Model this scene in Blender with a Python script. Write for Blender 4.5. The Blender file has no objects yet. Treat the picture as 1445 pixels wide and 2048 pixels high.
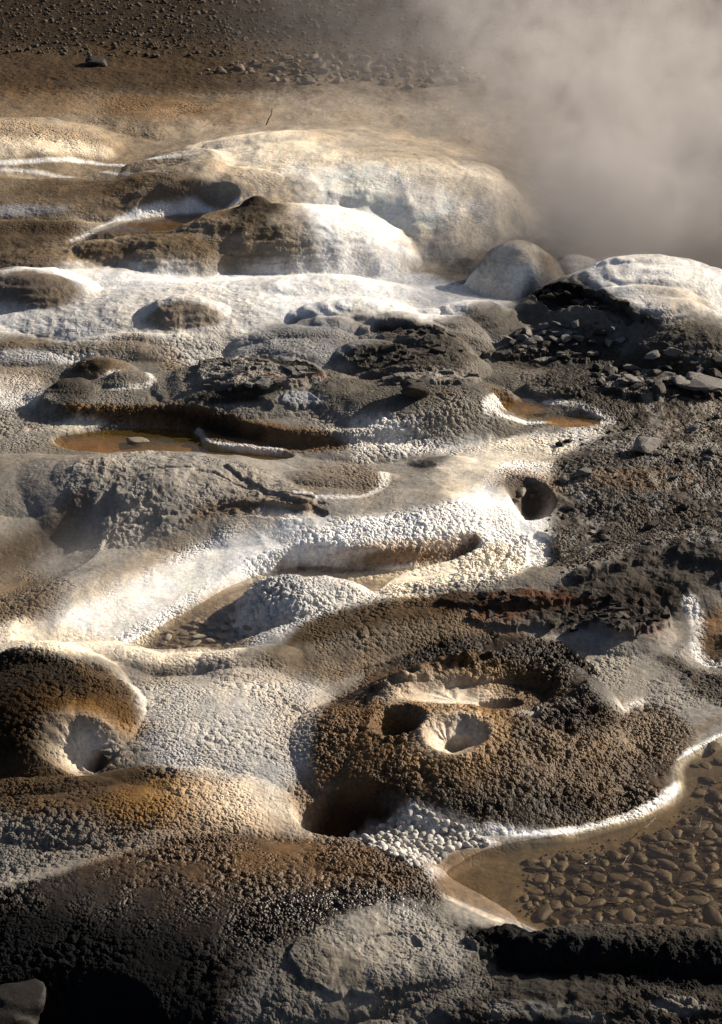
import bpy, bmesh, math, random
import numpy as np
from mathutils import Vector, Matrix

random.seed(7)
RNG = np.random.default_rng(11)
S = bpy.context.scene
COL = S.collection

# ------------------------------------------------------------------ camera
HC, PITCH, FPX = 5.0, math.radians(25.0), 1024.0 / math.tan(math.radians(12.0))
PW, PH = 1445.0, 2048.0
CP, SP = math.cos(PITCH), math.sin(PITCH)
cam = bpy.data.cameras.new('camera')
cam.sensor_fit = 'VERTICAL'
cam.angle = math.radians(24.0)
cam.clip_start, cam.clip_end = 0.1, 5000
camo = bpy.data.objects.new('camera', cam)
camo.location = (0, 0, HC)
camo.rotation_euler = (math.pi / 2 - PITCH, 0, 0)
COL.objects.link(camo)
S.camera = camo

# ground chart: (u, v) names a point of the level ground, as a surveyor's grid fanned out from the viewpoint
def chart(u, v):
    xc = (np.asarray(u, float) - PW / 2) / FPX
    yc = -(np.asarray(v, float) - PH / 2) / FPX
    t = HC / (SP - yc * CP)
    return t * xc, t * (CP + yc * SP)

def unchart(x, y):
    d = y * CP + HC * SP
    return PW / 2 + FPX * x / d, PH / 2 - FPX * (y * SP - HC * CP) / d

def pitch_at(v):
    return PITCH + math.atan((v - PH / 2) / FPX)

def mpp(v):                      # metres of ground breadth per chart unit
    p = pitch_at(v)
    return HC / math.sin(p) / FPX * math.cos(p - PITCH)

def kz(v):                       # metres of height per chart unit
    return mpp(v) / math.cos(pitch_at(v))

# ------------------------------------------------------------------ noise
def _hash(ix, iy, seed):
    h = (ix.astype(np.int64) * 374761393 + iy.astype(np.int64) * 668265263 + seed * 1274126177) & 0xffffffff
    h = ((h ^ (h >> 13)) * 1274126177) & 0xffffffff
    return ((h ^ (h >> 16)) & 0xffff).astype(np.float32) / 32767.5 - 1.0

def vnoise(x, y, seed=0):
    fx, fy = np.floor(x), np.floor(y)
    ix, iy = fx.astype(np.int64), fy.astype(np.int64)
    tx, ty = (x - fx).astype(np.float32), (y - fy).astype(np.float32)
    tx = tx * tx * tx * (tx * (tx * 6 - 15) + 10)
    ty = ty * ty * ty * (ty * (ty * 6 - 15) + 10)
    a, b = _hash(ix, iy, seed), _hash(ix + 1, iy, seed)
    c, d = _hash(ix, iy + 1, seed), _hash(ix + 1, iy + 1, seed)
    return (a + (b - a) * tx) * (1 - ty) + (c + (d - c) * tx) * ty

def fbm(x, y, octv=4, seed=0, gain=0.5):
    s, a, n = 0.0, 1.0, 0.0
    c, sn = math.cos(0.6), math.sin(0.6)
    for i in range(octv):
        s = s + a * vnoise(x, y, seed + i * 17)
        n += a
        a *= gain
        x, y = (c * x - sn * y) * 2.03 + 5.1, (sn * x + c * y) * 2.03 - 3.7
    return s / n

def sstep(a, b, x):
    t = np.clip((x - a) / (b - a), 0, 1)
    return t * t * (3 - 2 * t)

# ------------------------------------------------------------------ terrain grid
Q = 1.0                               # mesh fineness
def spaced(lo, a, b, hi, step, n_out):
    mid = np.linspace(a, b, int((b - a) / step) + 1)
    g = np.linspace(0, 1, n_out + 1)[1:] ** 2.0
    lo_p = (a - (a - lo) * g)[::-1]
    hi_p = b + (hi - b) * g
    return np.concatenate([lo_p, mid, hi_p])
U1 = spaced(-900, -60, 1505, 2345, 1.6 / Q, int(110 * Q))
V1 = spaced(-780, -40, 2090, 2500, 1.3 / Q, int(110 * Q))
UU, VV = np.meshgrid(U1, V1)
XX, YY = chart(UU, VV)
XX, YY = XX.astype(np.float32), YY.astype(np.float32)
Z = np.zeros_like(XX)
# wandering outlines: every feature is read through this warp so that none is a clean ellipse
WU = UU + 16 * fbm(XX * 1.6, YY * 1.1, 3, 91) + 6 * fbm(XX * 6, YY * 4, 2, 12)
WV = VV + 6 * fbm(XX * 1.6 + 40, YY * 1.1, 3, 55) + 2.5 * fbm(XX * 6 + 9, YY * 4, 2, 14)

def box(u0, u1, v0, v1, pad=40):
    i0, i1 = np.searchsorted(V1, [v0 - pad, v1 + pad])
    j0, j1 = np.searchsorted(U1, [u0 - pad, u1 + pad])
    return slice(i0, i1), slice(j0, j1)

def ell(uc, vc, ru, rv, rot=0.0, warp=1.0):
    m = max(ru, rv * (1 if not rot else 2.2)) if rot else None
    bu = ru if not rot else math.hypot(ru, rv)
    bv = rv if not rot else math.hypot(ru * math.sin(rot), rv)
    s = box(uc - bu, uc + bu, vc - bv, vc + bv)
    du = (UU[s] + (WU[s] - UU[s]) * warp) - uc
    dv = (VV[s] + (WV[s] - VV[s]) * warp) - vc
    if rot:
        c, n = math.cos(rot), math.sin(rot)
        du, dv = c * du + n * dv, -n * du + c * dv
    return s, np.sqrt((du / ru) ** 2 + (dv / rv) ** 2)

def M(uc, vc, ru, rv, h, rot=0.0, q=1.0, warp=1.0, b=None, k=8):
    """a mound (or a hollow when h < 0), added on; with a base height b it stands for itself and only its highest surface shows"""
    s, r = ell(uc, vc, ru, rv, math.radians(rot), warp)
    if b is not None:
        m = (b - 30 + (h + 30) * np.clip(1 - r * r, 0, 1) ** q) * kz(vc)
        kk = k * kz(vc)
        hh = np.clip(.5 + .5 * (m - Z[s]) / kk, 0, 1)
        z = Z[s] * (1 - hh) + m * hh + kk * hh * (1 - hh)
        Z[s] = np.where(r < 1, np.maximum(z, Z[s]), Z[s]).astype(np.float32)
        return
    Z[s] += (h * kz(vc) * np.clip(1 - r * r, 0, 1) ** q).astype(np.float32)

def crater(uc, vc, ru, rv, depth, rim=0.0, rimw=0.35, power=2.0, warp=0.5, rot=0.0, flutes=0):
    s, r = ell(uc, vc, ru * 1.9, rv * 1.9, math.radians(rot), warp)
    r = r * 1.9
    bowl = -depth * np.clip(1 - r ** power, 0, 1)
    if flutes:
        th = np.arctan2((VV[s] - vc) / rv, (UU[s] - uc) / ru)
        bowl = bowl + depth * .05 * (np.sin(flutes * th + 2 * np.sin(3 * th) + 3 * fbm(XX[s] * 8, YY[s] * 8, 2, 5)) + 1.2 * fbm(XX[s] * 20, YY[s] * 20, 2, 6)) * np.clip(r * (1 - r) * 4, 0, 1)
    lip = rim * np.exp(-((r - 1.05) / rimw) ** 2)
    Z[s] += ((bowl + lip) * kz(vc)).astype(np.float32)

def seg_dist(pu, pv, poly, ani, closed=False):
    """distance (chart breadth units) to a polyline, index-interpolated attribute"""
    best = np.full(pu.shape, 1e9)
    att = np.zeros(pu.shape)
    n = len(poly)
    for i in range(n if closed else n - 1):
        a, b = poly[i], poly[(i + 1) % n]
        ax, ay, bx, by = a[0], a[1] * ani, b[0], b[1] * ani
        dx, dy = bx - ax, by - ay
        t = np.clip(((pu - ax) * dx + (pv * ani - ay) * dy) / (dx * dx + dy * dy + 1e-9), 0, 1)
        d = np.hypot(pu - ax - t * dx, pv * ani - ay - t * dy)
        m = d < best
        best = np.where(m, d, best)
        att = np.where(m, i + t, att)
    return best, att

def inside(pu, pv, poly):
    r = np.zeros(pu.shape, bool)
    n = len(poly)
    for i in range(n):
        x1, y1 = poly[i][:2]
        x2, y2 = poly[(i + 1) % n][:2]
        if y1 == y2:
            continue
        c = ((y1 > pv) != (y2 > pv)) & (pu < (x2 - x1) * (pv - y1) / (y2 - y1) + x1)
        r ^= c
    return r

def rounded(pts, closed=True, it=2):
    """corner cutting, so that an outline flows"""
    p = np.array(pts, float)
    for _ in range(it):
        q = np.roll(p, -1, axis=0)
        a, b = .75 * p + .25 * q, .25 * p + .75 * q
        n = np.stack([a, b], 1).reshape(-1, p.shape[1])
        p = n if closed else np.concatenate([p[:1], n[:-2], p[-1:]])
    return p

def sdf(poly, pad, warp=0.6):
    poly = rounded(poly)
    p = np.array([q[:2] for q in poly])
    vc = p[:, 1].mean()
    ani = 1 / math.sin(pitch_at(vc))
    s = box(p[:, 0].min() - pad, p[:, 0].max() + pad, p[:, 1].min() - pad, p[:, 1].max() + pad)
    pu = UU[s] + (WU[s] - UU[s]) * warp
    pv = VV[s] + (WV[s] - VV[s]) * warp
    d, _ = seg_dist(pu, pv, poly, ani, True)
    return s, np.where(inside(pu, pv, poly), d, -d), vc

def basin(poly, level, b_in, b_out, warp=0.6):
    """press the ground down (or up) to a level inside a polygon; b_in / b_out are the widths of the bank each side of the edge"""
    s, d, vc = sdf(poly, b_out + 30, warp)
    w = sstep(-b_out, b_in, d)
    Z[s] = (Z[s] * (1 - w) + level * kz(vc) * w).astype(np.float32)

def plateau(poly, h, b_in, b_out, warp=0.6):
    s, d, vc = sdf(poly, b_out + 30, warp)
    Z[s] += (sstep(-b_out, b_in, d) * h * kz(vc)).astype(np.float32)

def ridge(poly, q=1.0, warp=1.0):
    """poly of (u, v, height, half width)"""
    poly = p = rounded(poly, False)
    vc = p[:, 1].mean()
    ani = 1 / math.sin(pitch_at(vc))
    pad = p[:, 3].max() + 40
    s = box(p[:, 0].min() - pad, p[:, 0].max() + pad, p[:, 1].min() - pad, p[:, 1].max() + pad)
    pu = UU[s] + (WU[s] - UU[s]) * warp
    pv = VV[s] + (WV[s] - VV[s]) * warp
    d, a = seg_dist(pu, pv, poly, ani)
    idx = np.arange(len(p))
    h, w = np.interp(a, idx, p[:, 2]), np.interp(a, idx, p[:, 3])
    Z[s] += (h * kz(vc) * np.clip(1 - (d / w) ** 2, 0, 1) ** q).astype(np.float32)

# ------------------------------------------------------------------ lie of the land
Z += (0.035 * fbm(XX * 0.8, YY * 0.8, 3, 3)).astype(np.float32)

# the far field and the great pale dome
M(0, 300, 340, 84, 44, q=1.2, b=0, warp=1.6)
M(640, 392, 480, 140, 78, q=0.85, b=0, warp=1.6, k=24)
M(830, 426, 285, 84, 80, q=.62, b=0, warp=1.8, k=24)
M(300, 250, 130, 26, 14, q=1.2, warp=1.6)
M(480, 330, 220, 46, 40, q=1, b=0, k=24, warp=1.6)
plateau([(540, 470), (700, 455), (800, 470), (930, 520), (1010, 560), (700, 560), (540, 520)], -14, 30, 30)
M(560, 335, 150, 20, 10)
M(880, 400, 200, 60, 12)
plateau([(-600, 376), (0, 360), (150, 370), (260, 356), (360, 350), (460, 372), (430, 420), (300, 470), (0, 470), (-600, 470)], 16, 20, 30)
M(230, 424, 330, 36, 22, q=0.8)
M(40, 474, 190, 22, 12)
# the mound with the wet hollow behind it
M(570, 494, 300, 62, 78, q=0.7, b=0)
M(340, 520, 240, 40, 48, q=.8, b=0)
M(516, 476, 60, 28, 84, q=.7, b=0)
M(80, 530, 170, 26, 24)
basin([(170, 484), (240, 462), (330, 444), (440, 438), (452, 450), (400, 466), (300, 476)], 14, 16, 30)
# small domes and the pale ridge
M(1040, 558, 118, 42, 72, q=0.6, b=0, warp=1.8)
M(1165, 548, 80, 24, 34, q=0.9, b=0, warp=2)
M(540, 632, 540, 74, 32, q=0.8)
M(640, 592, 190, 30, 14)
M(190, 560, 220, 28, 12)
M(1310, 622, 330, 90, 88, q=1.05, b=0, warp=1.5)
M(1300, 588, 120, 26, 14, q=0.8)
M(1130, 632, 140, 36, 60, q=0.9, b=0)
M(955, 655, 130, 34, 34, q=1.2)
M(1240, 672, 230, 24, 22)
# the belt of low mounds
M(60, 592, 140, 40, 46, q=1.1)
M(365, 652, 96, 24, 24)
M(725, 662, 150, 32, 30)
M(620, 716, 170, 44, 40)
M(850, 694, 130, 30, 34, q=0.8)
M(822, 738, 155, 44, 42, q=0.8)
M(1390, 712, 160, 46, 52, q=1)
M(55, 706, 110, 24, 18)
M(260, 700, 190, 22, 18)
M(208, 742, 76, 24, 24)
M(255, 778, 80, 18, 14)
M(120, 790, 80, 20, 14)
M(1140, 690, 170, 28, 18)
plateau([(60, 842), (390, 846), (470, 872), (560, 896), (700, 902), (860, 890), (1010, 850), (1060, 790), (900, 760), (300, 760), (60, 790)], 26, 26, 6, 0.8)
M(520, 800, 220, 66, 34, q=1)
M(840, 836, 220, 60, 38, q=0.9)
M(1250, 800, 240, 46, 22)
M(1100, 760, 140, 26, 12)
# amber pools
basin([(96, 868), (215, 848), (398, 850), (410, 892), (440, 898), (570, 906), (585, 916), (520, 922), (440, 916), (380, 908), (300, 900), (190, 904), (110, 888)], -14, 12, 12)
basin([(980, 822), (1030, 808), (1092, 812), (1088, 828), (1010, 832)], 2, 10, 16)
basin([(1100, 838), (1190, 838), (1200, 850), (1150, 858), (1105, 850)], 0, 10, 16)
# the grey rocky mound and its western hollow
M(380, 1005, 350, 100, 40, rot=4, q=1.2, warp=2)
M(290, 985, 170, 60, 16, warp=2)
M(60, 970, 200, 66, 26)
M(30, 1120, 190, 62, -30, rot=-20)
M(680, 968, 120, 29, 20)
M(800, 955, 70, 28, -4)
M(880, 930, 70, 17, 12)
M(740, 905, 160, 20, 12)
# the white shelf, its steaming bowl and the long pool
plateau([(60, 1270), (200, 1262), (330, 1222), (440, 1176), (540, 1142), (640, 1130), (740, 1148), (900, 1124), (1000, 1090), (1100, 1020), (1110, 920), (820, 900), (560, 1000), (250, 1100), (0, 1180)], 26, 140, 20)
ridge([(140, 1262, -30, 120), (210, 1226, -36, 150), (320, 1172, -30, 150), (430, 1122, -20, 130), (520, 1096, -8, 110)], q=1.2, warp=.7)
ridge([(150, 1284, 5, 60), (250, 1262, 8, 80), (335, 1216, 10, 90), (440, 1160, 10, 90), (530, 1120, 9, 80), (620, 1106, 6, 60)], q=1.5, warp=1)
M(760, 1060, 280, 60, 14)
basin([(235, 1280), (320, 1236), (430, 1170), (520, 1128), (610, 1110), (700, 1120), (800, 1120), (900, 1100), (944, 1090), (948, 1096), (880, 1116), (770, 1140), (730, 1190), (610, 1250), (530, 1270), (440, 1284), (280, 1290)], -24, 8, 22)
M(572, 1210, 156, 56, 70, q=0.75, b=-24, warp=1.8, k=14)
M(648, 1200, 118, 44, 62, q=.8, b=-24, warp=1.8, k=14)
M(120, 1330, 210, 56, 38, q=1)
M(400, 1332, 210, 26, 18)
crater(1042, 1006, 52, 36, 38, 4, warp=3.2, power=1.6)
M(960, 1180, 240, 36, 18)
ridge([(480, 1340, 12, 90), (600, 1285, 26, 130), (740, 1252, 32, 140), (900, 1226, 30, 140), (1100, 1200, 34, 150), (1300, 1160, 46, 190), (1460, 1140, 60, 220), (1900, 1100, 70, 240)], q=1.1)
M(1240, 1275, 110, 32, 24)
M(1300, 960, 260, 90, 22)
M(1420, 1310, 60, 40, -18)
# the beaded mound with its vents
M(930, 1512, 350, 160, 70, q=0.9)
ridge([(740, 1420, 8, 70), (830, 1388, 24, 75), (950, 1370, 40, 80), (1080, 1376, 50, 85), (1170, 1414, 54, 85), (1168, 1450, 36, 75), (1120, 1480, 12, 60)], q=0.9)
crater(915, 1442, 128, 34, 20, 0, power=1.5, warp=1.4, flutes=11)
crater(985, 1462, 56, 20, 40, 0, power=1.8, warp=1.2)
_r = random.Random(5)
for _i in range(34):
    _t = _r.uniform(0, 5)
    _k = int(_t); _f = _t - _k
    _pts = [(760, 1420), (850, 1390), (960, 1372), (1080, 1378), (1168, 1414), (1168, 1456)]
    M(_pts[_k][0] * (1 - _f) + _pts[_k + 1][0] * _f + _r.uniform(-16, 16), _pts[_k][1] * (1 - _f) + _pts[_k + 1][1] * _f + _r.uniform(-10, 14), _r.uniform(14, 26), _r.uniform(6, 11), _r.uniform(4, 10))
crater(790, 1504, 62, 32, 46, 2, power=1.4, warp=1.4)
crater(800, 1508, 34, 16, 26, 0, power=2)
crater(896, 1536, 64, 36, 26, 3, power=1.4, warp=2.2, flutes=9)
crater(912, 1540, 32, 15, 34, 0, power=1.8)
crater(700, 1636, 120, 40, 70, 0, power=2.5)
# the western vent and the pale slopes
M(90, 1440, 210, 120, 80, q=0.9)
crater(168, 1520, 96, 30, 34, 0, power=1.15, warp=2, flutes=11)
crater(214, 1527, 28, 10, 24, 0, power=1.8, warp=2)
M(170, 1576, 210, 30, 14, warp=1.6)
M(440, 1490, 280, 150, 36)
M(285, 1640, 345, 84, 44, q=1)
M(60, 1690, 220, 60, 12)
# the dark swell nearest the viewer
M(430, 1880, 620, 190, 66, q=0.6)
M(760, 1760, 150, 60, 16)
M(120, 2080, 220, 110, -40)
# the pebble pool
basin([(880, 1760), (930, 1720), (1005, 1690), (1140, 1672), (1290, 1640), (1378, 1592), (1362, 1522), (1445, 1480), (1900, 1420), (1900, 1910), (1445, 1892), (1200, 1880), (1090, 1862), (1030, 1820)], -14, 10, 22)
M(1100, 2000, 420, 70, 22, q=0.8)
ridge([(975, 1930, 20, 50), (1080, 1926, 56, 72), (1250, 1928, 58, 70), (1445, 1928, 52, 70), (1900, 1910, 46, 66)], q=0.5, warp=1.6)


# more of the basin beyond the view on both sides
_r = random.Random(9)
for _i in range(90):
    _u = _r.choice([_r.uniform(-700, -150), _r.uniform(1600, 2250)])
    _v = _r.uniform(420, 1900)
    M(_u, _v, _r.uniform(60, 200), _r.uniform(20, 60), _r.uniform(10, 46), q=_r.uniform(.8, 1.2), warp=1.6)
# ------------------------------------------------------------------ reading the photographed view back to the ground
def zat(u, v):
    j = np.clip(np.searchsorted(U1, u) - 1, 0, len(U1) - 2)
    i = np.clip(np.searchsorted(V1, v) - 1, 0, len(V1) - 2)
    fu = np.clip((u - U1[j]) / (U1[j + 1] - U1[j]), 0, 1)
    fv = np.clip((v - V1[i]) / (V1[i + 1] - V1[i]), 0, 1)
    return (Z[i, j] * (1 - fu) + Z[i, j + 1] * fu) * (1 - fv) + (Z[i + 1, j] * (1 - fu) + Z[i + 1, j + 1] * fu) * fv

def hit(px, py):
    """the ground point (chart u, v) seen along a sight line; arrays allowed"""
    px, py = np.atleast_1d(np.asarray(px, float)), np.atleast_1d(np.asarray(py, float))
    xc, yc = (px - PW / 2) / FPX, -(py - PH / 2) / FPX
    dz = yc * CP - SP
    t1 = (HC + 0.5) / np.maximum(-dz, 0.02)
    t0 = (HC - 1.2) / np.maximum(-dz, 0.02)
    n = 500
    f = np.linspace(0, 1, n)[None, :]
    t = t0[:, None] + (t1 - t0)[:, None] * f
    x, y, z = t * xc[:, None], t * (CP + yc * SP)[:, None], HC + t * dz[:, None]
    u, v = unchart(x, y)
    below = z < zat(u, v)
    k = np.argmax(below, axis=1)
    k = np.where(below.any(axis=1), k, n - 1)
    r = np.arange(len(px))
    return u[r, k], v[r, k]

def spot(px, py):
    u, v = hit(px, py)
    x, y = chart(u, v)
    return float(x[0]), float(y[0]), float(zat(u, v)[0])

# ------------------------------------------------------------------ surface colour, nodules, roughness
C_ = dict(W=(.84, .81, .765), LG=(.30, .272, .236), G=(.122, .107, .088), DG=(.040, .033, .026), T=(.185, .132, .082), LT=(.39, .31, .22),
          CR=(.77, .67, .53), O=(.42, .225, .065), OB=(.175, .090, .028), B=(.074, .044, .019), DB=(.026, .016, .008), BK=(.006, .0045, .0035),
          R=(.16, .062, .03), BG=(.36, .365, .38))
CO = np.empty(Z.shape + (3,), np.float32)
CO[:] = C_['LG']
AMP = np.full(Z.shape, 0.15, np.float32)      # nodule height
GRIT = np.full(Z.shape, 0.18, np.float32)     # broken rock height
WET = np.zeros(Z.shape, np.float32)
N1 = fbm(XX * 2.2, YY * 1.6, 4, 201).astype(np.float32)
N2 = fbm(XX * 9, YY * 7, 4, 301).astype(np.float32)
N3 = fbm(XX * 26, YY * 20, 3, 401).astype(np.float32)

def lay(s, m, col=None, k=1.0, amp=None, grit=None, wet=None):
    m = m.astype(np.float32)
    if col is not None:
        c = np.array(C_[col] if isinstance(col, str) else col, np.float32)
        w = (m * k)[..., None]
        CO[s] = CO[s] * (1 - w) + c * w
    if amp is not None:
        AMP[s] = AMP[s] * (1 - m) + amp * m
    if grit is not None:
        GRIT[s] = GRIT[s] * (1 - m) + grit * m
    if wet is not None:
        WET[s] = WET[s] * (1 - m) + wet * m

def ragged(x, s, noise, soft):
    return sstep(-soft, soft, x + noise * (0.55 * N1[s] + 0.55 * N2[s] + 0.25 * N3[s]))

def E(px, py, rx, ry, col=None, k=1.0, soft=.35, noise=.35, rot=0, **kw):
    u, v = hit([px] * 3, [py, py - ry * .7, py + ry * .7])
    rv = float(np.clip(abs(v[2] - v[1]) / 1.4, .45 * ry, 2.2 * ry))
    s, r = ell(float(u[0]), float(v[0]), rx * 1.5, rv * 1.5, math.radians(rot), .6)
    lay(s, ragged(1 - r * 1.5, s, noise, soft), col, k, **kw)

def trace(pts):
    p = np.array(pts, float)
    u, v = hit(p[:, 0], p[:, 1])
    return [(float(a), float(b)) for a, b in zip(u, v)]

def EC(uc, vc, ru, rv, col=None, k=1.0, soft=.6, noise=.25, **kw):
    s, r = ell(uc, vc, ru * 1.5, rv * 1.5, 0, .8)
    lay(s, ragged(1 - r * 1.5, s, noise, soft), col, k, **kw)

def P(pts, col=None, k=1.0, soft=14, noise=20, flat=False, **kw):
    poly = pts if flat else trace(pts)
    soft, noise = soft * 1.6, noise * 1.5
    s, d, vc = sdf(poly, 60 + soft, .5)
    lay(s, ragged(d / soft, s, noise / soft, 1.0), col, k, **kw)

def L(pts, w, col=None, k=1.0, soft=.5, noise=.5, flat=False, **kw):
    poly = rounded(pts if flat else trace(pts), False)
    p = np.array(poly)
    ani = 1 / math.sin(pitch_at(p[:, 1].mean()))
    s = box(p[:, 0].min() - w * 2, p[:, 0].max() + w * 2, p[:, 1].min() - w * 2, p[:, 1].max() + w * 2)
    pu = UU[s] + (WU[s] - UU[s]) * .5
    pv = VV[s] + (WV[s] - VV[s]) * .5
    d, _ = seg_dist(pu, pv, poly, ani)
    lay(s, ragged(1 - d / w, s, noise, soft), col, k, **kw)

def flake(pts, h, edge=2.5, rag=9):
    """a broken step in the crust, its edge ragged"""
    poly = trace(pts)
    s, d, vc = sdf(poly, 40, .8)
    d = d + rag * (N2[s] + .9 * N3[s])
    Z[s] += (sstep(-edge, edge, d) * h * kz(vc)).astype(np.float32)

def groove(pts, w, depth):
    poly = trace(pts)
    p = np.array(poly); vc = p[:, 1].mean(); ani = 1 / math.sin(pitch_at(vc))
    s = box(p[:, 0].min() - w * 2, p[:, 0].max() + w * 2, p[:, 1].min() - w * 2, p[:, 1].max() + w * 2)
    d, _ = seg_dist(WU[s], WV[s], poly, ani)
    d = d * (1 + .8 * N3[s])
    Z[s] -= (depth * kz(vc) * np.clip(1 - (d / w) ** 2, 0, 1)).astype(np.float32)

# ------------------------------------------------------------------ broken crust
flake([(385, 770), (440, 722), (520, 712), (610, 732), (665, 756), (610, 778), (500, 790)], 7)
flake([(470, 745), (540, 728), (600, 745), (560, 765), (490, 768)], -6)
flake([(540, 770), (600, 756), (640, 760), (600, 775)], 5)
flake([(400, 800), (520, 790), (560, 815), (480, 830), (410, 815)], -8)
flake([(560, 790), (620, 785), (640, 805), (590, 820)], 4)
flake([(745, 768), (800, 748), (900, 740), (975, 752), (960, 775), (860, 770)], 7)
flake([(860, 755), (930, 748), (950, 762), (890, 766)], -5)
flake([(1030, 606), (1085, 578), (1190, 574), (1240, 602), (1300, 634), (1240, 640), (1170, 612), (1080, 608)], -13, 2, 8)
flake([(1070, 600), (1150, 590), (1170, 604), (1100, 612)], 6, 2, 8)
flake([(745, 664), (800, 650), (856, 654), (872, 672), (790, 672)], -6)
flake([(700, 715), (760, 694), (850, 690), (900, 704), (800, 722)], -6)
flake([(960, 705), (1060, 696), (1120, 708), (1080, 720), (990, 722)], 8)
flake([(1120, 705), (1180, 715), (1170, 728), (1110, 722)], 6)
flake([(210, 1000), (310, 935), (400, 930), (340, 985), (260, 1020)], 6)
flake([(420, 925), (540, 950), (640, 1000), (600, 1010), (500, 970)], 6)
flake([(390, 1025), (470, 1000), (580, 1010), (660, 1020), (640, 1040), (500, 1034)], -7)
flake([(230, 1060), (330, 1030), (300, 1080), (200, 1100)], -6)
flake([(860, 1200), (1000, 1180), (1120, 1190), (1080, 1215), (940, 1225)], 8)
flake([(1000, 1215), (1120, 1200), (1240, 1195), (1200, 1230), (1060, 1240)], -7)
flake([(930, 1235), (1060, 1240), (1160, 1230), (1120, 1262), (980, 1262)], 8)
flake([(1165, 1262), (1200, 1225), (1330, 1215), (1345, 1258), (1260, 1288)], 12)
flake([(1130, 1165), (1220, 1118), (1330, 1085), (1330, 1120), (1200, 1160)], 10)
flake([(1330, 1110), (1460, 1060), (1560, 1050), (1560, 1100), (1400, 1140)], 10)
flake([(1060, 1060), (1110, 1072), (1130, 1120), (1080, 1150), (1050, 1110)], -9)
flake([(1180, 780), (1300, 760), (1420, 780), (1300, 810)], 9)
flake([(1030, 770), (1120, 760), (1180, 790), (1100, 800)], 8)
flake([(560, 1905), (680, 1840), (820, 1800), (900, 1850), (960, 1900), (960, 1960), (800, 2000), (620, 1990)], 7)
flake([(700, 1900), (800, 1860), (860, 1900), (780, 1940)], -4)
flake([(860, 2010), (1000, 1992), (1240, 2000), (1300, 2030), (1100, 2060), (900, 2060)], 6)
flake([(1290, 2000), (1400, 1992), (1500, 2010), (1440, 2040)], 6)
flake([(960, 1880), (1010, 1860), (1100, 1866), (1080, 1890)], 8)
groove([(745, 660), (790, 648), (850, 652), (890, 668)], 7, 8)
groove([(1080, 712), (1130, 700), (1180, 722)], 6, 7)
groove([(180, 1090), (260, 1050), (340, 1030)], 6, 4)
groove([(300, 935), (420, 945), (540, 985)], 5, 4)
groove([(430, 1010), (520, 990), (640, 1005)], 5, 4)

# old waterlines: faint terraces round the far mounds
_m = (1 - sstep(520, 580, VV)) * sstep(.05, .14, Z) * sstep(150, 230, VV)
Z += (_m * .0022 * np.sin(6.283 * (Z / .060 + 1.3 * N1 + .45 * N2))).astype(np.float32)
_m = sstep(480, 560, VV) * (1 - sstep(800, 900, VV)) * sstep(.02, .08, Z)
Z += (_m * .003 * np.sin(6.283 * (Z / .034 + 1.1 * N1 + .3 * N2))).astype(np.float32)
# broad grounds, from the far field to the viewer
ALL = (slice(None), slice(None))
lay(ALL, sstep(-.2, .5, N1), 'G', .5)
def band(v0, v1, soft, *a, **kw):
    lay(ALL, sstep(v0 - soft, v0 + soft, WV) * (1 - sstep(v1 - soft, v1 + soft, WV)), *a, **kw)
band(-2000, 215, 30, 'B', .95, grit=.7, amp=.2)
band(-2000, 85, 14, 'DB', .6)
band(200, 540, 30, 'LT', .9, grit=.25, amp=.25)
P([(-60, 190), (200, 180), (420, 200), (560, 195), (560, 280), (400, 310), (0, 330), (-60, 330)], 'T', .5, 20, 30)
P([(-60, 235), (190, 225), (230, 290), (190, 318), (-60, 320)], 'LT', .7, 30, 30, amp=.7)
P([(-60, 290), (120, 285), (230, 300), (190, 320), (-60, 324)], 'CR', .7, 16, 20, amp=.4)
E(40, 205, 110, 36, 'OB', .3)
E(300, 222, 96, 22, 'OB', .6, amp=.6)
E(460, 225, 90, 28, 'OB', .5)
P([(420, 262), (640, 285), (800, 330), (1000, 350), (1090, 420), (1100, 480), (850, 540), (700, 420), (560, 350), (340, 310)], 'CR', .9, 24, 20, grit=.12)
E(760, 290, 300, 70, 'CR', .55, soft=.9, noise=.5, amp=.12, grit=.1)
P([(540, 330), (760, 330), (900, 400), (980, 420), (820, 470), (640, 400)], 'W', .8, 30, 30)
P([(560, 200), (760, 205), (900, 260), (1060, 330), (1000, 345), (800, 320), (640, 280), (520, 250)], 'LT', .5, 24, 24)
L([(-60, 332), (60, 328), (210, 322), (300, 318), (400, 306)], 8, 'W', .9)
L([(0, 338), (150, 352), (260, 346), (330, 345)], 6, 'W', .7)
P([(-60, 345), (140, 358), (270, 350), (400, 375), (480, 395), (330, 408), (150, 440), (0, 440), (-60, 440)], 'T', .8, 16, 20)
E(170, 372, 170, 14, 'B', .55)
P([(-60, 405), (150, 412), (130, 428), (-60, 436)], 'BG', .7, 8, 6, amp=.2)
P([(-60, 440), (170, 432), (150, 480), (80, 510), (-60, 560)], 'B', .8, 14, 16)
L([(150, 485), (200, 458), (260, 432), (330, 416), (400, 409), (470, 405)], 9, 'W', 1, amp=.3)
P([(200, 478), (270, 445), (340, 428), (440, 420), (470, 436), (420, 446), (300, 462)], 'OB', .7, 8, 8)
E(510, 415, 60, 30, 'DB', .9, grit=.5)  # dark west side of the mound: shade painted in
P([(170, 478), (300, 460), (440, 440), (560, 440), (620, 500), (560, 530), (430, 545), (300, 535), (150, 520), (0, 530), (0, 500)], (.27, .21, .145), .85, 18, 24, grit=.6)
for p in [(400, 490, 34, 12), (230, 500, 60, 14), (480, 450, 60, 14), (330, 470, 60, 10), (60, 500, 60, 16), (540, 470, 30, 14)]:
    E(*p, 'B', .6, grit=.7, noise=.8)
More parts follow.
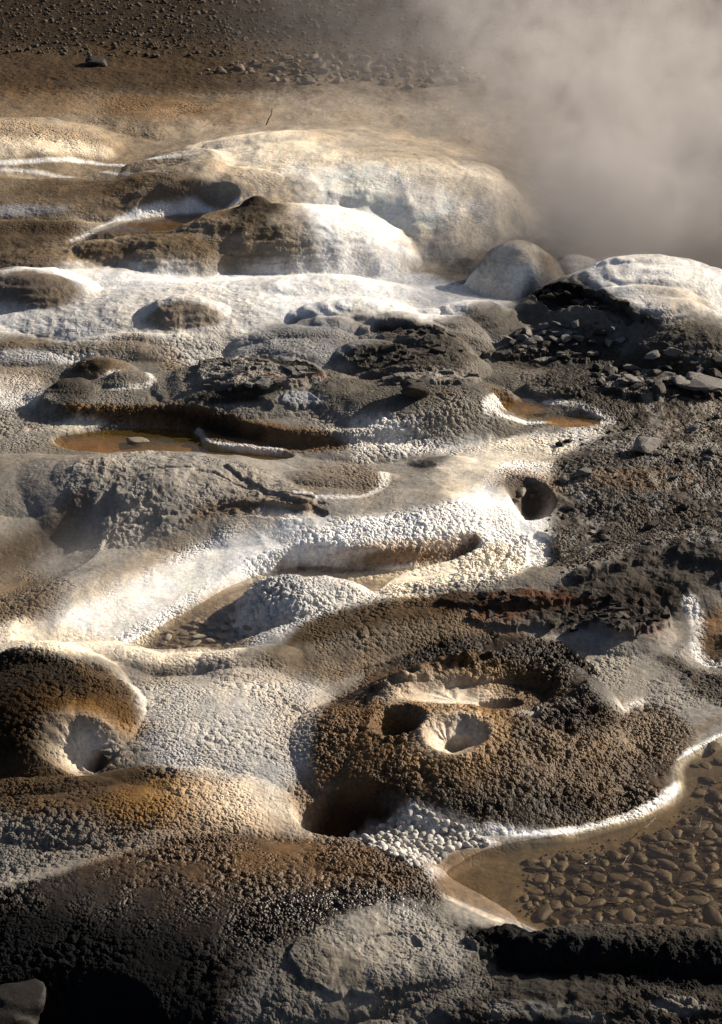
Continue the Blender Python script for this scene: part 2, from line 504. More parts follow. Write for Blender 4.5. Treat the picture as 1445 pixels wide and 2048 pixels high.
P([(580, 395), (700, 410), (800, 470), (850, 530), (760, 535), (640, 510), (600, 470)], 'W', 1, 20, 16, grit=.12, amp=.1, wet=.3)  # the flank facing the sun, its brightness painted white
P([(590, 400), (640, 480), (630, 520), (570, 520), (560, 440)], 'LT', .6, 16, 16)
# the white plain
P([(120, 530), (300, 530), (500, 545), (640, 525), (860, 535), (985, 570), (1100, 548), (1060, 600), (900, 640), (760, 640), (560, 640), (480, 680), (760, 700), (720, 725), (560, 720), (300, 700), (-60, 660), (-60, 600)], 'W', 1, 16, 16, grit=.2, amp=.14, wet=.3)
P([(0, 640), (240, 560), (420, 570), (560, 600), (520, 680), (240, 690), (0, 690)], 'LG', .45, 30, 30, grit=.5)
E(70, 565, 100, 34, 'B', .85, soft=.3)
E(90, 560, 70, 26, 'T', .5)
E(365, 628, 78, 24, 'T', .8, soft=.25)
E(1040, 515, 110, 50, 'CR', .9)
P([(1000, 560), (1090, 545), (1140, 515), (1230, 505), (1330, 503), (1400, 525), (1520, 570), (1520, 650), (1330, 660), (1200, 600)], 'W', .85, 12, 16)
P([(1240, 560), (1440, 600), (1460, 650), (1330, 640)], 'LT', .6, 20, 20)
P([(880, 640), (950, 605), (1040, 590), (1110, 545), (1180, 548), (1240, 600), (1330, 640), (1360, 660), (1200, 660), (1000, 665)], 'G', .8, 12, 14)
P([(1030, 605), (1080, 575), (1190, 572), (1240, 600), (1290, 630), (1330, 650), (1250, 640), (1170, 612), (1080, 605)], 'BK', .95, 8, 14, grit=1.2)  # dark rock, with the ledge's shadow painted black over it
E(1120, 552, 46, 8, 'T', .7)
E(740, 650, 100, 26, 'LG', .5)
P([(480, 690), (560, 650), (680, 645), (760, 650), (740, 690), (700, 730), (560, 720)], 'BG', .75, 12, 12)
P([(740, 660), (780, 645), (860, 648), (960, 680), (960, 700), (880, 690)], 'G', .9, 8, 10)
P([(745, 660), (800, 650), (850, 655), (870, 672), (780, 668)], 'BK', .8, 6, 10, grit=1)
P([(690, 720), (720, 690), (820, 672), (930, 690), (960, 720), (900, 745), (740, 745)], 'DG', .9, 10, 12, grit=1)  # dark mound; the shade on its front is painted in too
E(740, 712, 70, 20, 'BK', .8, grit=1)
P([(1290, 690), (1340, 655), (1460, 650), (1520, 700), (1460, 722), (1320, 715)], 'DG', .9, 10, 10, grit=.9)
# belt of low grey mounds
band(690, 900, 14, 'G', .55, amp=.6)
P([(0, 670), (120, 665), (110, 700), (0, 705)], 'T', .7, 10, 10)
P([(190, 690), (260, 668), (360, 690), (420, 720), (300, 715)], 'T', .6, 10, 10)
E(200, 722, 60, 18, 'T', .8)
E(185, 728, 40, 12, 'DB', .7)
E(120, 770, 60, 20, 'DG', .7)
E(30, 790, 60, 40, 'W', .6, amp=.9)
E(40, 760, 70, 30, 'LT', .5)
E(60, 715, 160, 14, 'W', .5)
P([(380, 760), (480, 710), (540, 712), (620, 730), (680, 745), (700, 780), (560, 800), (420, 800)], 'G', .8, 14, 20, grit=.6)
P([(385, 765), (450, 720), (520, 712), (600, 730), (660, 750), (640, 775), (540, 775), (440, 780)], 'LG', .8, 10, 16, grit=1.1)
P([(490, 715), (560, 718), (650, 748), (640, 752), (560, 735)], 'BK', .9, 4, 8, grit=1.2)
L([(540, 752), (590, 760), (640, 750)], 9, 'R', .8, noise=.9)
E(460, 790, 90, 18, 'BK', .75, grit=1)
E(600, 795, 46, 14, 'BG', .8, noise=.6)
L([(205, 755), (250, 742), (310, 752), (300, 772), (220, 776)], 6, 'W', .5)
P([(640, 760), (740, 740), (900, 738), (1000, 760), (1000, 820), (800, 850), (660, 800)], 'G', .8, 14, 20)
P([(760, 760), (860, 740), (940, 742), (970, 768), (900, 765), (800, 775)], 'LG', .7, 8, 14, grit=1)
P([(560, 800), (800, 850), (1000, 810), (1020, 850), (860, 885), (720, 885), (600, 840)], 'LG', .75, 16, 24, amp=1.3)
P([(640, 850), (900, 880), (1100, 860), (1240, 845), (1200, 900), (1000, 900), (700, 920)], 'W', .55, 16, 40, amp=1.2)
P([(100, 806), (390, 800), (480, 835), (700, 885), (700, 905), (560, 905), (440, 895), (400, 850), (200, 845), (130, 830)], 'OB', .75, 6, 10, amp=1.1)
P([(200, 812), (390, 806), (480, 845), (560, 880), (460, 880), (400, 845)], 'BK', .8, 10, 14)  # shaded face of the pool bank painted black
P([(30, 860), (110, 840), (210, 832), (215, 850), (100, 870)], 'CR', .8, 6, 8)
L([(400, 862), (410, 892), (450, 902), (560, 902)], 9, 'W', .8, amp=1)
L([(110, 885), (200, 900), (300, 898), (420, 905), (520, 922)], 7, 'LG', .8)
E(50, 850, 70, 40, 'LG', .8, amp=.9)
L([(975, 825), (1000, 805), (1090, 800), (1180, 818), (1250, 845), (1140, 850), (1000, 830)], 9, 'W', .75, amp=1)
# dark rubble country on the east side
P([(1080, 700), (1260, 690), (1400, 710), (1560, 720), (1560, 1080), (1300, 1100), (1130, 1160), (1080, 1080), (1110, 960), (1180, 880), (1270, 850), (1120, 790)], (.056, .038, .022), .88, 20, 40, grit=.8, amp=1.1, wet=.35)
P([(960, 690), (1180, 660), (1250, 690), (1200, 760), (1000, 720)], 'DG', .8, 12, 24, grit=1.0)
P([(1100, 730), (1300, 760), (1420, 790), (1250, 830), (1100, 790)], 'DG', .6, 14, 30, grit=.8)
P([(1180, 900), (1400, 960), (1300, 1040), (1120, 1060), (1100, 960)], 'G', .75, 20, 50, grit=.9, amp=1.2)
E(1290, 960, 120, 26, 'OB', .5)
E(1330, 1020, 90, 24, 'B', .6)
P([(1100, 1180), (1200, 1130), (1330, 1090), (1560, 1040), (1560, 1180), (1300, 1190), (1150, 1200)], 'DG', .8, 14, 30, grit=1.1, amp=.2)
L([(1110, 1160), (1220, 1110), (1340, 1075), (1480, 1050)], 14, 'LG', .55, noise=.9)
_s, _d, _ = sdf(trace([(1070, 740), (1300, 700), (1560, 720), (1560, 1080), (1300, 1110), (1110, 1160), (1080, 1050), (1110, 950), (1180, 870)]), 60)
lay(_s, sstep(0, 40, _d) * sstep(.12, .4, N2[_s] + .5 * N3[_s]), (.26, .24, .21), .6, amp=1.3)
# grey rocky mound
P([(100, 960), (200, 920), (300, 900), (420, 915), (560, 950), (660, 1010), (640, 1040), (480, 1030), (330, 1060), (200, 1100), (120, 1090), (150, 1020)], 'LG', .7, 16, 30, grit=1.0, amp=.5)
P([(230, 1010), (300, 930), (420, 925), (520, 960), (420, 1020), (300, 1050)], 'LG', .7, 30, 60, grit=.8)
P([(390, 1020), (460, 992), (560, 1000), (660, 1012), (650, 1040), (500, 1030), (350, 1060)], 'T', .8, 12, 16)
P([(-60, 1090), (100, 1010), (190, 960), (180, 1040), (80, 1130), (-60, 1150)], 'B', .7, 20, 20)  # the mound's cast shadow, painted brown on the ground to its west
P([(-60, 960), (120, 960), (120, 1010), (-60, 1090)], 'LG', .7, 20, 24)
E(680, 960, 92, 30, 'T', .6, amp=.8)
E(880, 920, 60, 16, 'G', .7)
L([(590, 985), (680, 1000), (770, 975), (770, 945)], 10, 'W', .5)
P([(860, 920), (960, 880), (1100, 870), (1160, 890), (1080, 930), (1000, 950), (960, 1000), (900, 1000)], 'CR', .7, 14, 24)
# white shelf
P([(120, 1270), (180, 1200), (330, 1110), (460, 1050), (560, 1030), (700, 1040), (900, 1010), (970, 960), (1010, 920), (1100, 920), (1080, 1000), (1110, 1080), (1050, 1150), (860, 1190), (700, 1200), (900, 1110), (700, 1130), (520, 1130), (330, 1210), (250, 1270)], 'W', 1, 14, 14, amp=1.0, grit=.1)
L([(130, 1262), (210, 1226), (320, 1176), (430, 1128), (520, 1100)], 78, 'W', 1, soft=.6, flat=True, amp=.10, grit=.03)
L([(230, 1276), (335, 1228), (440, 1172), (530, 1132), (620, 1116), (700, 1122), (820, 1116), (930, 1090)], 40, 'W', .9, soft=.6, flat=True, amp=.9)
P([(120, 1200), (300, 1090), (420, 1050), (560, 1020), (560, 1050), (380, 1090), (180, 1210)], 'LT', .6, 16, 16)  # tan along the bowl's upper side: its shade painted in
P([(-60, 1160), (60, 1130), (140, 1160), (100, 1260), (-60, 1290)], 'T', .8, 20, 20, amp=1.0)
L([(560, 1140), (700, 1130), (860, 1110), (950, 1090)], 14, 'O', .5, amp=1.0)
L([(600, 1140), (700, 1146), (860, 1125), (950, 1096)], 8, 'OB', .7)
P([(680, 1160), (860, 1130), (960, 1090), (1040, 1090), (1060, 1150), (900, 1190), (740, 1200)], 'CR', .9, 12, 16, amp=1.3)
P([(0, 1240), (110, 1250), (230, 1270), (285, 1300), (240, 1330), (60, 1320), (-40, 1300)], 'CR', .9, 12, 10, amp=.3)
P([(240, 1320), (300, 1295), (500, 1292), (490, 1318), (300, 1335)], 'CR', .9, 8, 8, amp=.4)
P([(260, 1290), (330, 1235), (440, 1175), (540, 1150), (640, 1255), (520, 1290), (420, 1300)], 'T', .8, 10, 10, amp=.3, flat=False)
E(605, 1180, 160, 84, (.60, .575, .535), .85, soft=.25, amp=1.25, grit=.1)
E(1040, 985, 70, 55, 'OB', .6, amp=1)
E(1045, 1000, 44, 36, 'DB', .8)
# brown crust
P([(490, 1330), (580, 1260), (720, 1205), (900, 1185), (1000, 1215), (960, 1260), (1100, 1270), (1000, 1300), (800, 1310), (680, 1370), (600, 1350)], 'T', .85, 16, 20, amp=.9)
P([(520, 1300), (640, 1230), (760, 1205), (900, 1190), (940, 1230), (760, 1260), (600, 1300)], 'B', .8, 14, 20, amp=.9)
P([(850, 1190), (1000, 1180), (1300, 1180), (1420, 1190), (1300, 1240), (1000, 1240)], 'DB', .8, 14, 30, grit=1.2, amp=.3)
for p in [(980, 1195, 40, 8), (1080, 1190, 60, 10), (1160, 1200, 50, 8), (1290, 1245, 40, 18), (1000, 1230, 40, 8)]:
    E(*p, 'R', .55, noise=1.2, soft=.7, grit=1.2)
E(960, 1178, 120, 8, 'LG', .6, noise=.8)
P([(1160, 1260), (1200, 1220), (1330, 1215), (1340, 1260), (1260, 1290)], 'DB', .9, 8, 16, grit=1.3, wet=.3)
P([(1190, 1310), (1260, 1290), (1380, 1280), (1440, 1360), (1380, 1430), (1230, 1430), (1190, 1380)], 'LG', .8, 16, 20, amp=.7)
P([(1280, 1290), (1420, 1340), (1520, 1400), (1440, 1420), (1340, 1340)], 'DB', .7, 12, 24, amp=1.2, grit=.8)
L([(1380, 1210), (1400, 1260), (1390, 1310), (1430, 1330)], 16, 'W', .9, amp=1)
E(1440, 1270, 50, 50, 'OB', .8)
# pale nodular slopes
P([(240, 1340), (420, 1330), (640, 1360), (660, 1400), (640, 1520), (560, 1600), (420, 1590), (250, 1500), (270, 1400)], (.47, .45, .42), .95, 24, 30, amp=.58, grit=.1)
E(420, 1350, 180, 18, 'T', .4)
P([(-160, 1640), (200, 1600), (330, 1650), (260, 1700), (0, 1770), (-160, 1790)], (.17, .157, .14), .9, 20, 20, amp=.9, grit=.1)  # greyed down: darkening toward the edge of view painted into the slope
P([(-60, 1500), (100, 1530), (250, 1510), (380, 1560), (420, 1620), (250, 1660), (-60, 1640)], 'B', .85, 24, 24, amp=1.1)
E(370, 1600, 200, 60, 'OB', .75, soft=.9, amp=.8)
E(410, 1605, 140, 44, 'O', .75, soft=.9, amp=.7)
E(520, 1620, 130, 60, 'CR', .85, soft=.8, amp=.3)
# western vent mound
P([(-60, 1310), (60, 1305), (150, 1330), (230, 1380), (275, 1440), (230, 1450), (110, 1470), (120, 1530), (-60, 1530)], 'DB', .95, 16, 14, amp=1.5, grit=.2)
E(195, 1428, 90, 36, 'OB', .7, soft=.9, amp=1.1)
E(205, 1432, 60, 22, 'O', .7, soft=.9, amp=.9)
E(55, 1420, 70, 60, 'DB', .8, amp=1.5)
# beaded mound
P([(640, 1420), (700, 1370), (780, 1320), (900, 1275), (1050, 1270), (1160, 1300), (1200, 1370), (1180, 1420), (1300, 1410), (1400, 1450), (1360, 1540), (1340, 1600), (1200, 1650), (1000, 1665), (800, 1620), (640, 1580), (620, 1500)], 'B', .95, 10, 14, amp=1.5, grit=.3, wet=.5)
P([(1040, 1440), (1180, 1410), (1300, 1400), (1380, 1440), (1300, 1520), (1150, 1500)], 'T', .8, 20, 26, amp=1.6)
P([(1000, 1420), (1150, 1400), (1290, 1390), (1280, 1420), (1080, 1440)], 'W', .7, 10, 20, amp=1)
E(1080, 1505, 170, 46, 'T', .55, soft=1)
E(830, 1450, 180, 90, 'OB', .75, soft=1, amp=1.1)
P([(800, 1590), (1000, 1600), (1200, 1600), (1180, 1640), (1000, 1660), (820, 1620)], 'DB', .7, 14, 20)
P([(700, 1345), (900, 1280), (1040, 1272), (1160, 1300), (1195, 1370), (1130, 1400), (1090, 1340), (960, 1305), (820, 1325)], 'DB', .85, 8, 12, amp=2.1, grit=.5)
P([(560, 1580), (640, 1520), (800, 1580), (800, 1650), (600, 1650)], 'OB', .6, 20, 20, amp=.9)
P([(640, 1620), (680, 1580), (800, 1580), (790, 1640), (600, 1655)], 'BK', .9, 12, 10)  # shadow inside the hole painted black
L([(740, 1420), (830, 1388), (950, 1370), (1080, 1376), (1170, 1414), (1168, 1450), (1130, 1480)], 62, 'DB', .9, soft=.5, flat=True, amp=2.6, grit=.5, wet=.5)
EC(915, 1442, 150, 44, 'O', .75, .8, amp=.7)
EC(895, 1444, 110, 30, 'CR', .95, .8, amp=.12, grit=.05)
EC(1070, 1440, 70, 34, 'B', .8, .8, amp=1.5)
EC(990, 1468, 46, 15, 'DB', .9, .7, amp=.1)  # shaded side of the crater painted dark as a throat
EC(896, 1534, 92, 50, 'O', .75, .9, amp=.6)
EC(892, 1534, 62, 34, 'CR', 1, .8, amp=.06, grit=.03)
EC(790, 1504, 84, 42, 'OB', .8, .9, amp=.7)
EC(800, 1508, 36, 16, 'BK', .9, .7, amp=.3)  # shade down the vent painted black
EC(912, 1541, 26, 11, 'B', .9, .7, amp=.05)  # shade in the funnel painted brown
P([(150, 1325), (215, 1330), (262, 1375), (285, 1440), (240, 1455), (180, 1400)], 'B', .9, 10, 14, amp=1.4)
EC(160, 1512, 110, 46, 'OB', .6, .9, amp=.8)
EC(166, 1518, 64, 23, 'CR', .95, .9, amp=.35, grit=.05)
E(30, 1470, 80, 66, 'DB', .8, soft=.8, amp=1.5)
EC(216, 1528, 24, 9, 'DB', .9, .7, amp=.1)  # shaded side of the western vent painted dark
EC(150, 1586, 190, 18, 'B', .5, 1, amp=1.3)
# rim of the pebble pool and the white fan
L([(1500, 1450), (1445, 1475), (1365, 1520), (1372, 1580), (1290, 1632), (1140, 1666), (1060, 1668), (980, 1655)], 12, 'W', 1, noise=1.1, soft=.7, amp=.6)
L([(1500, 1472), (1445, 1494), (1385, 1530), (1392, 1588), (1300, 1646), (1140, 1682), (1040, 1684)], 5, 'CR', .45, noise=1.4)
L([(1445, 1440), (1360, 1480), (1340, 1520)], 16, 'T', .5)
P([(690, 1670), (800, 1620), (900, 1640), (1000, 1680), (980, 1700), (900, 1700), (830, 1750), (760, 1710)], 'W', .95, 10, 14, amp=.9)
L([(830, 1770), (880, 1740), (960, 1725), (1000, 1730)], 18, 'W', .9, amp=.8)
L([(880, 1790), (940, 1815), (1000, 1840)], 9, 'CR', .7)
P([(870, 1700), (1010, 1690), (1040, 1700), (1040, 1820), (1080, 1855), (1000, 1840), (880, 1790), (860, 1770)], 'OB', .6, 14, 12, amp=.5, grit=.1)
P([(880, 1760), (930, 1720), (1005, 1690), (1140, 1672), (1290, 1640), (1378, 1592), (1362, 1522), (1445, 1480), (1900, 1420), (1900, 1910), (1445, 1892), (1200, 1880), (1090, 1862), (1030, 1820)], (.25, .19, .12), .85, 8, 6, flat=True, amp=.06, grit=.05)
P([(1180, 1760), (1300, 1700), (1400, 1600), (1520, 1500), (1520, 1900), (1200, 1880)], 'T', .8, 60, 20)
band(1890, 4000, 30, 'DG', .9, amp=.8, grit=.9)  # darkens the nearest ground: its shade painted into the colour
# dark swell near the viewer, with painted shade toward the near west corner
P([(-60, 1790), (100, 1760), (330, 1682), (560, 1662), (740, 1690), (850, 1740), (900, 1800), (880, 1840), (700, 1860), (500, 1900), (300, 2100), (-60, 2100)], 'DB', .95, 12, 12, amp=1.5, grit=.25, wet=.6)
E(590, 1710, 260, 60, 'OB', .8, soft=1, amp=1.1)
P([(-160, 1830), (100, 1815), (330, 1850), (480, 1930), (500, 2160), (-160, 2160)], 'BK', 1, 40, 20, wet=0)  # near west corner: shade painted black into the ground colour
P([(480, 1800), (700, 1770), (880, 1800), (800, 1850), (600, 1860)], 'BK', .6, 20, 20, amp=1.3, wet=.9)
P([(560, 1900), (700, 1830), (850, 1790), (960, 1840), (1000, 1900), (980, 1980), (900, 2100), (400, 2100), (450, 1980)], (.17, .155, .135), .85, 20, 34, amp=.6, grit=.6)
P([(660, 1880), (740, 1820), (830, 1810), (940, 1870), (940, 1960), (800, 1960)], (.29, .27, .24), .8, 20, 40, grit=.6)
P([(900, 1850), (1000, 1850), (1100, 1870), (1300, 1885), (1520, 1880), (1520, 1985), (1300, 1975), (1000, 1960)], 'BK', 1, 8, 16, grit=1.4, amp=1.2, wet=.12)  # dark ledge, with the shadow of its front face painted black
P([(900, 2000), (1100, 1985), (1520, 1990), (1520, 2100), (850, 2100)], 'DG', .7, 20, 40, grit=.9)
for p in [(780, 1930, 60, 20), (1060, 2020, 90, 24), (1360, 2010, 60, 18), (700, 2000, 60, 16), (1150, 2040, 70, 12)]:
    E(*p, 'LG', .5, noise=.9)
P([(100, 872), (215, 852), (398, 854), (420, 895), (570, 908), (585, 916), (520, 922), (380, 908), (300, 900), (190, 904)], (.30, .21, .09), .9, 5, 4, flat=True, amp=.1)
P([(980, 822), (1030, 808), (1092, 812), (1088, 828), (1010, 832)], (.28, .20, .085), .9, 4, 4, flat=True, amp=.3)
P([(1100, 838), (1190, 838), (1200, 850), (1150, 858), (1105, 850)], (.34, .22, .09), .9, 4, 4, flat=True, amp=.4)
P([(1062, 1716), (1130, 1704), (1230, 1692), (1330, 1655), (1420, 1600), (1560, 1540), (1900, 1500), (1900, 1900), (1445, 1888), (1200, 1872), (1115, 1852), (1048, 1800), (1070, 1760)], (.062, .045, .028), .9, 8, 8, flat=True, amp=.1)
EC(320, 866, 120, 15, 'DB', .75, .9)
EC(180, 880, 60, 12, 'O', .5, .9)
EC(1040, 814, 44, 8, 'OB', .7, .9)
EC(500, 909, 60, 7, 'O', .6, .8)
# stains everywhere, carried by the surface itself
N4 = fbm(XX * 34 + 3 * N2, YY * 5, 3, 77).astype(np.float32)
CO *= (1 + 0.20 * N2 + 0.12 * N1 + 0.16 * N4 + 0.12 * N3)[..., None]
CO *= 1 + np.array([.05, 0, -.08], np.float32) * (N1 + N4)[..., None]
CO *= (np.clip(CO.mean(-1), .004, .8) / .8)[..., None] ** .17  # contrast curve: darker tones pushed darker still
np.clip(CO, .004, .85, out=CO)
# ------------------------------------------------------------------ the formations one can name; outlines along what shows of each
def ov(px, py, rx, ry, n=20, rot=0):
    c, s = math.cos(math.radians(rot)), math.sin(math.radians(rot))
    return [(px + rx * math.cos(a) * c - ry * math.sin(a) * s, py + rx * math.cos(a) * s + ry * math.sin(a) * c) for a in np.linspace(0, 2 * math.pi, n, endpoint=False)]
FORMS = [
 ('sinter_dome', 'huge smooth cream dome at the edge of the steam, steep on its east side', 'mound', trace([(300, 302), (440, 272), (600, 262), (780, 278), (930, 322), (1030, 388), (1066, 450), (1010, 520), (860, 525), (810, 470), (720, 416), (600, 402), (500, 380), (420, 345), (300, 330)]), []),
 ('sinter_mound', 'low bumpy tan bank with a cream foot above the white ledge', 'mound', trace([(-120, 242), (60, 240), (180, 250), (240, 285), (225, 305), (160, 316), (-120, 322)]), []),
 ('sinter_mound', 'mottled tan mound, its lit flank painted white, below the huge cream dome', 'mound', trace([(180, 520), (250, 470), (460, 432), (500, 395), (560, 390), (700, 412), (800, 468), (848, 528), (760, 532), (600, 540), (430, 546), (300, 538)]), []),
 ('sinter_dome', 'small smooth rounded dome half veiled by steam beside the white ridge', 'mound', trace([(940, 545), (960, 505), (1000, 478), (1050, 470), (1100, 478), (1135, 500), (1120, 530), (1060, 560), (985, 566)]), []),
 ('sinter_ridge', 'long white ridge with a black broken ledge and grey knoll, before the steam', 'ridge', trace([(1010, 620), (1060, 575), (1110, 545), (1160, 520), (1230, 508), (1330, 506), (1400, 528), (1470, 565), (1560, 600), (1560, 650), (1440, 650), (1330, 655), (1200, 650), (1080, 650)]), [('dark_ledge', 'broken ledge of dark rock under the knoll, its shade painted black', trace([(1030, 605), (1080, 575), (1190, 572), (1240, 600), (1300, 635), (1240, 640), (1160, 612), (1080, 608)]))]),
 ('sinter_mound', 'dark tan mound at the west edge of the white flat', 'mound', trace([(-100, 555), (0, 535), (80, 535), (140, 555), (165, 585), (60, 605), (-100, 605)]), []),
 ('sinter_mound', 'low tan hump by itself in the middle of the white flat', 'mound', trace(ov(365, 630, 76, 24)), []),
 ('sinter_mound', 'smooth bluish white swell in front of the white flat', 'mound', trace([(485, 690), (540, 655), (620, 640), (700, 655), (730, 690), (690, 730), (580, 725)]), []),
 ('sinter_mound', 'nearly black low mound with a crusted top', 'mound', trace([(690, 725), (715, 690), (790, 668), (880, 676), (945, 702), (950, 740), (840, 752), (740, 750)]), []),
 ('sinter_mound', 'grey dark topped mound at the east end, above the rubble', 'mound', trace([(1280, 695), (1340, 662), (1400, 652), (1500, 655), (1560, 700), (1500, 720), (1360, 722)]), []),
 ('sinter_mound', 'grey mound with a broken crust above the long amber pool', 'mound', trace([(380, 775), (440, 725), (510, 708), (590, 722), (670, 750), (680, 790), (560, 812), (430, 806)]), []),
 ('sinter_mound', 'grey mound with a dark block of stone lying on it', 'mound', trace([(680, 780), (740, 746), (860, 738), (960, 745), (1005, 780), (980, 820), (840, 838), (720, 820)]), []),
 ('sinter_mound', 'wide grey rocky mound between the amber pool and the white shelf', 'mound', trace([(110, 1085), (170, 1000), (230, 935), (320, 910), (450, 922), (570, 965), (650, 1015), (630, 1040), (500, 1030), (360, 1060), (220, 1105)]), []),
 ('sinter_mound', 'flat oval tan mound like a low disc, east of the grey rocky mound', 'mound', trace(ov(678, 960, 95, 30)), []),
 ('sinter_shelf', 'white nodular shelf with a scalloped lip over the long pool', 'shelf', trace([(170, 1262), (250, 1180), (360, 1100), (520, 1045), (700, 1050), (900, 1020), (985, 1040), (960, 1085), (860, 1110), (700, 1135), (560, 1130), (440, 1165), (330, 1220), (260, 1262)]), [('steam_bowl', 'smooth bright hollow in the shelf', trace(ov(300, 1165, 160, 34, rot=-24)))]),
 ('sinter_boulder', 'round white knobbly boulder of crust standing in the long pool', 'boulder', trace([(462, 1190), (490, 1150), (560, 1118), (640, 1116), (710, 1140), (750, 1180), (690, 1220), (600, 1252), (520, 1240), (470, 1215)]), []),
 ('sinter_lobe', 'smooth cream lobe sloping down at the mouth of the long pool', 'mound', trace([(-60, 1265), (60, 1255), (180, 1262), (270, 1290), (285, 1308), (240, 1332), (100, 1322), (-60, 1310)]), []),
 ('round_hole', 'round hole with a beaded rim and stones in its bottom', 'hole', trace(ov(1042, 985, 66, 54)), []),
 ('sinter_cone', 'broad brown beaded cone with a ring of clustered nodules and three vents', 'cone', trace([(640, 1440), (690, 1380), (780, 1325), (900, 1280), (1050, 1272), (1160, 1300), (1195, 1370), (1180, 1425), (1300, 1412), (1395, 1455), (1352, 1520), (1335, 1600), (1200, 1648), (1000, 1660), (800, 1622), (650, 1580), (625, 1500)]),
   [('crater', 'wide pale crater with a dark throat', trace([(760, 1362), (860, 1335), (1000, 1312), (1090, 1345), (1060, 1390), (960, 1402), (840, 1385)])), ('vent', 'dark brown vent', trace(ov(795, 1445, 50, 36))), ('vent', 'pale funnel shaped vent', trace(ov(900, 1478, 56, 38)))]),
 ('sinter_mound', 'dark brown beaded mound with an ochre flank above a pale vent', 'mound', trace([(-120, 1320), (60, 1310), (150, 1330), (230, 1380), (272, 1440), (200, 1440), (120, 1470), (100, 1530), (-120, 1540)]), []),
 ('vent', 'pale fluted vent with a dark throat, at the foot of the dark brown mound', 'vent', trace(ov(180, 1485, 82, 42)), []),
 ('vent', 'large vent hole under the beaded cone, its shade painted black, cream on its west wall', 'vent', trace([(560, 1650), (600, 1600), (680, 1575), (790, 1580), (800, 1630), (740, 1655), (640, 1662)]), []),
 ('sinter_mound', 'low ochre hump between the pale vent and the dark beaded swell', 'mound', trace([(60, 1600), (180, 1540), (330, 1530), (450, 1570), (540, 1620), (500, 1655), (360, 1668), (220, 1640)]), []),
 ('sinter_swell', 'dark wet beaded swell across the front, shade painted black toward its western foot', 'mound', trace([(-160, 1810), (100, 1765), (330, 1686), (560, 1665), (740, 1692), (850, 1745), (890, 1810), (760, 1830), (600, 1890), (440, 1990), (300, 2140), (-160, 2140)]), []),
 ('rock_ledge', 'long dark wet ledge along the front of the pebble pool, its shaded face painted black', 'ledge', trace([(985, 1900), (1040, 1880), (1100, 1872), (1250, 1888), (1445, 1892), (1600, 1885), (1600, 1975), (1300, 1975), (1040, 1965)]), []),
 ('rock_slab', 'long slanting grey slab of rock behind the brown crust, at the east edge', 'rock', trace([(1120, 1165), (1210, 1118), (1330, 1080), (1460, 1055), (1600, 1040), (1600, 1150), (1400, 1170), (1200, 1185)]), []),
]
# ------------------------------------------------------------------ middle-sized relief
Z += (0.010 * GRIT * fbm(XX * 5, YY * 4, 4, 500) + 0.016 * GRIT * (0.5 - np.abs(fbm(XX * 9, YY * 7, 4, 610)))).astype(np.float32)
Z += (0.005 * fbm(XX * 7, YY * 6, 3, 700)).astype(np.float32)

# ------------------------------------------------------------------ resample every row by surface length, so that steep banks get their share of faces
dz = np.diff(Z, axis=0) / np.array([kz(v) for v in V1[:-1]], np.float32)[:, None]
dv = np.diff(V1)[:, None]
cost = np.sqrt(1 + (dz / dv) ** 2).astype(np.float32)
kern = 31
pad_ = np.pad(cost, ((0, 0), (kern // 2, kern // 2)), mode='edge')
cs = np.cumsum(np.pad(pad_, ((0, 0), (1, 0))), axis=1, dtype=np.float64)
cost = ((cs[:, kern:] - cs[:, :-kern]) / kern)
cum = np.vstack([np.zeros((1, cost.shape[1])), np.cumsum(cost, axis=0)])
NR, NC = int(len(V1) * 1.12), len(U1)
rowf = np.empty((NR, NC), np.float32)
ri = np.arange(len(V1))
for j in range(NC):
    rowf[:, j] = np.interp(np.linspace(0, cum[-1, j], NR), cum[:, j], ri)
r0 = np.clip(rowf.astype(int), 0, len(V1) - 2)
rf = rowf - r0
jj = np.broadcast_to(np.arange(NC), (NR, NC))
def rs(a):
    f = rf if a.ndim == 2 else rf[..., None]
    return a[r0, jj] * (1 - f) + a[r0 + 1, jj] * f
vv = rs(np.broadcast_to(V1[:, None], Z.shape))
uu = np.broadcast_to(U1, (NR, NC))
gx, gy = chart(uu, vv)
gz = rs(Z)
gc, ga, gg, gw = rs(CO), rs(AMP), rs(GRIT), rs(WET)
ga = ga * np.clip(.80 + 1.1 * fbm(gx * 3.1, gy * 2.6, 3, 811) + .6 * fbm(gx * 12, gy * 10, 2, 821), .06, 1.7)
# smooth large-scale normals for the direction of the nodules
PT = np.stack([gx, gy, gz], -1)
tu = np.gradient(PT, axis=1)
tv = np.gradient(PT, axis=0)
nm = np.cross(tu, -tv)
nm /= np.linalg.norm(nm, axis=-1, keepdims=True) + 1e-12
nm[nm[..., 2] < 0] *= -1

# ------------------------------------------------------------------ materials
def nt(m):
    m.use_nodes = True
    n = m.node_tree
    n.nodes.clear()
    return n

def node(t, ty, loc=None, **kw):
    n = t.nodes.new(ty)
    for k, v in kw.items():
        setattr(n, k, v)
    return n

def math_(t, op, a, b=None, clamp=False):
    n = node(t, 'ShaderNodeMath', operation=op, use_clamp=clamp)
    for i, x in enumerate([a, b]):
        if x is None:
            continue
        if isinstance(x, (int, float)):
            n.inputs[i].default_value = x
        else:
            t.links.new(x, n.inputs[i])
    return n.outputs[0]

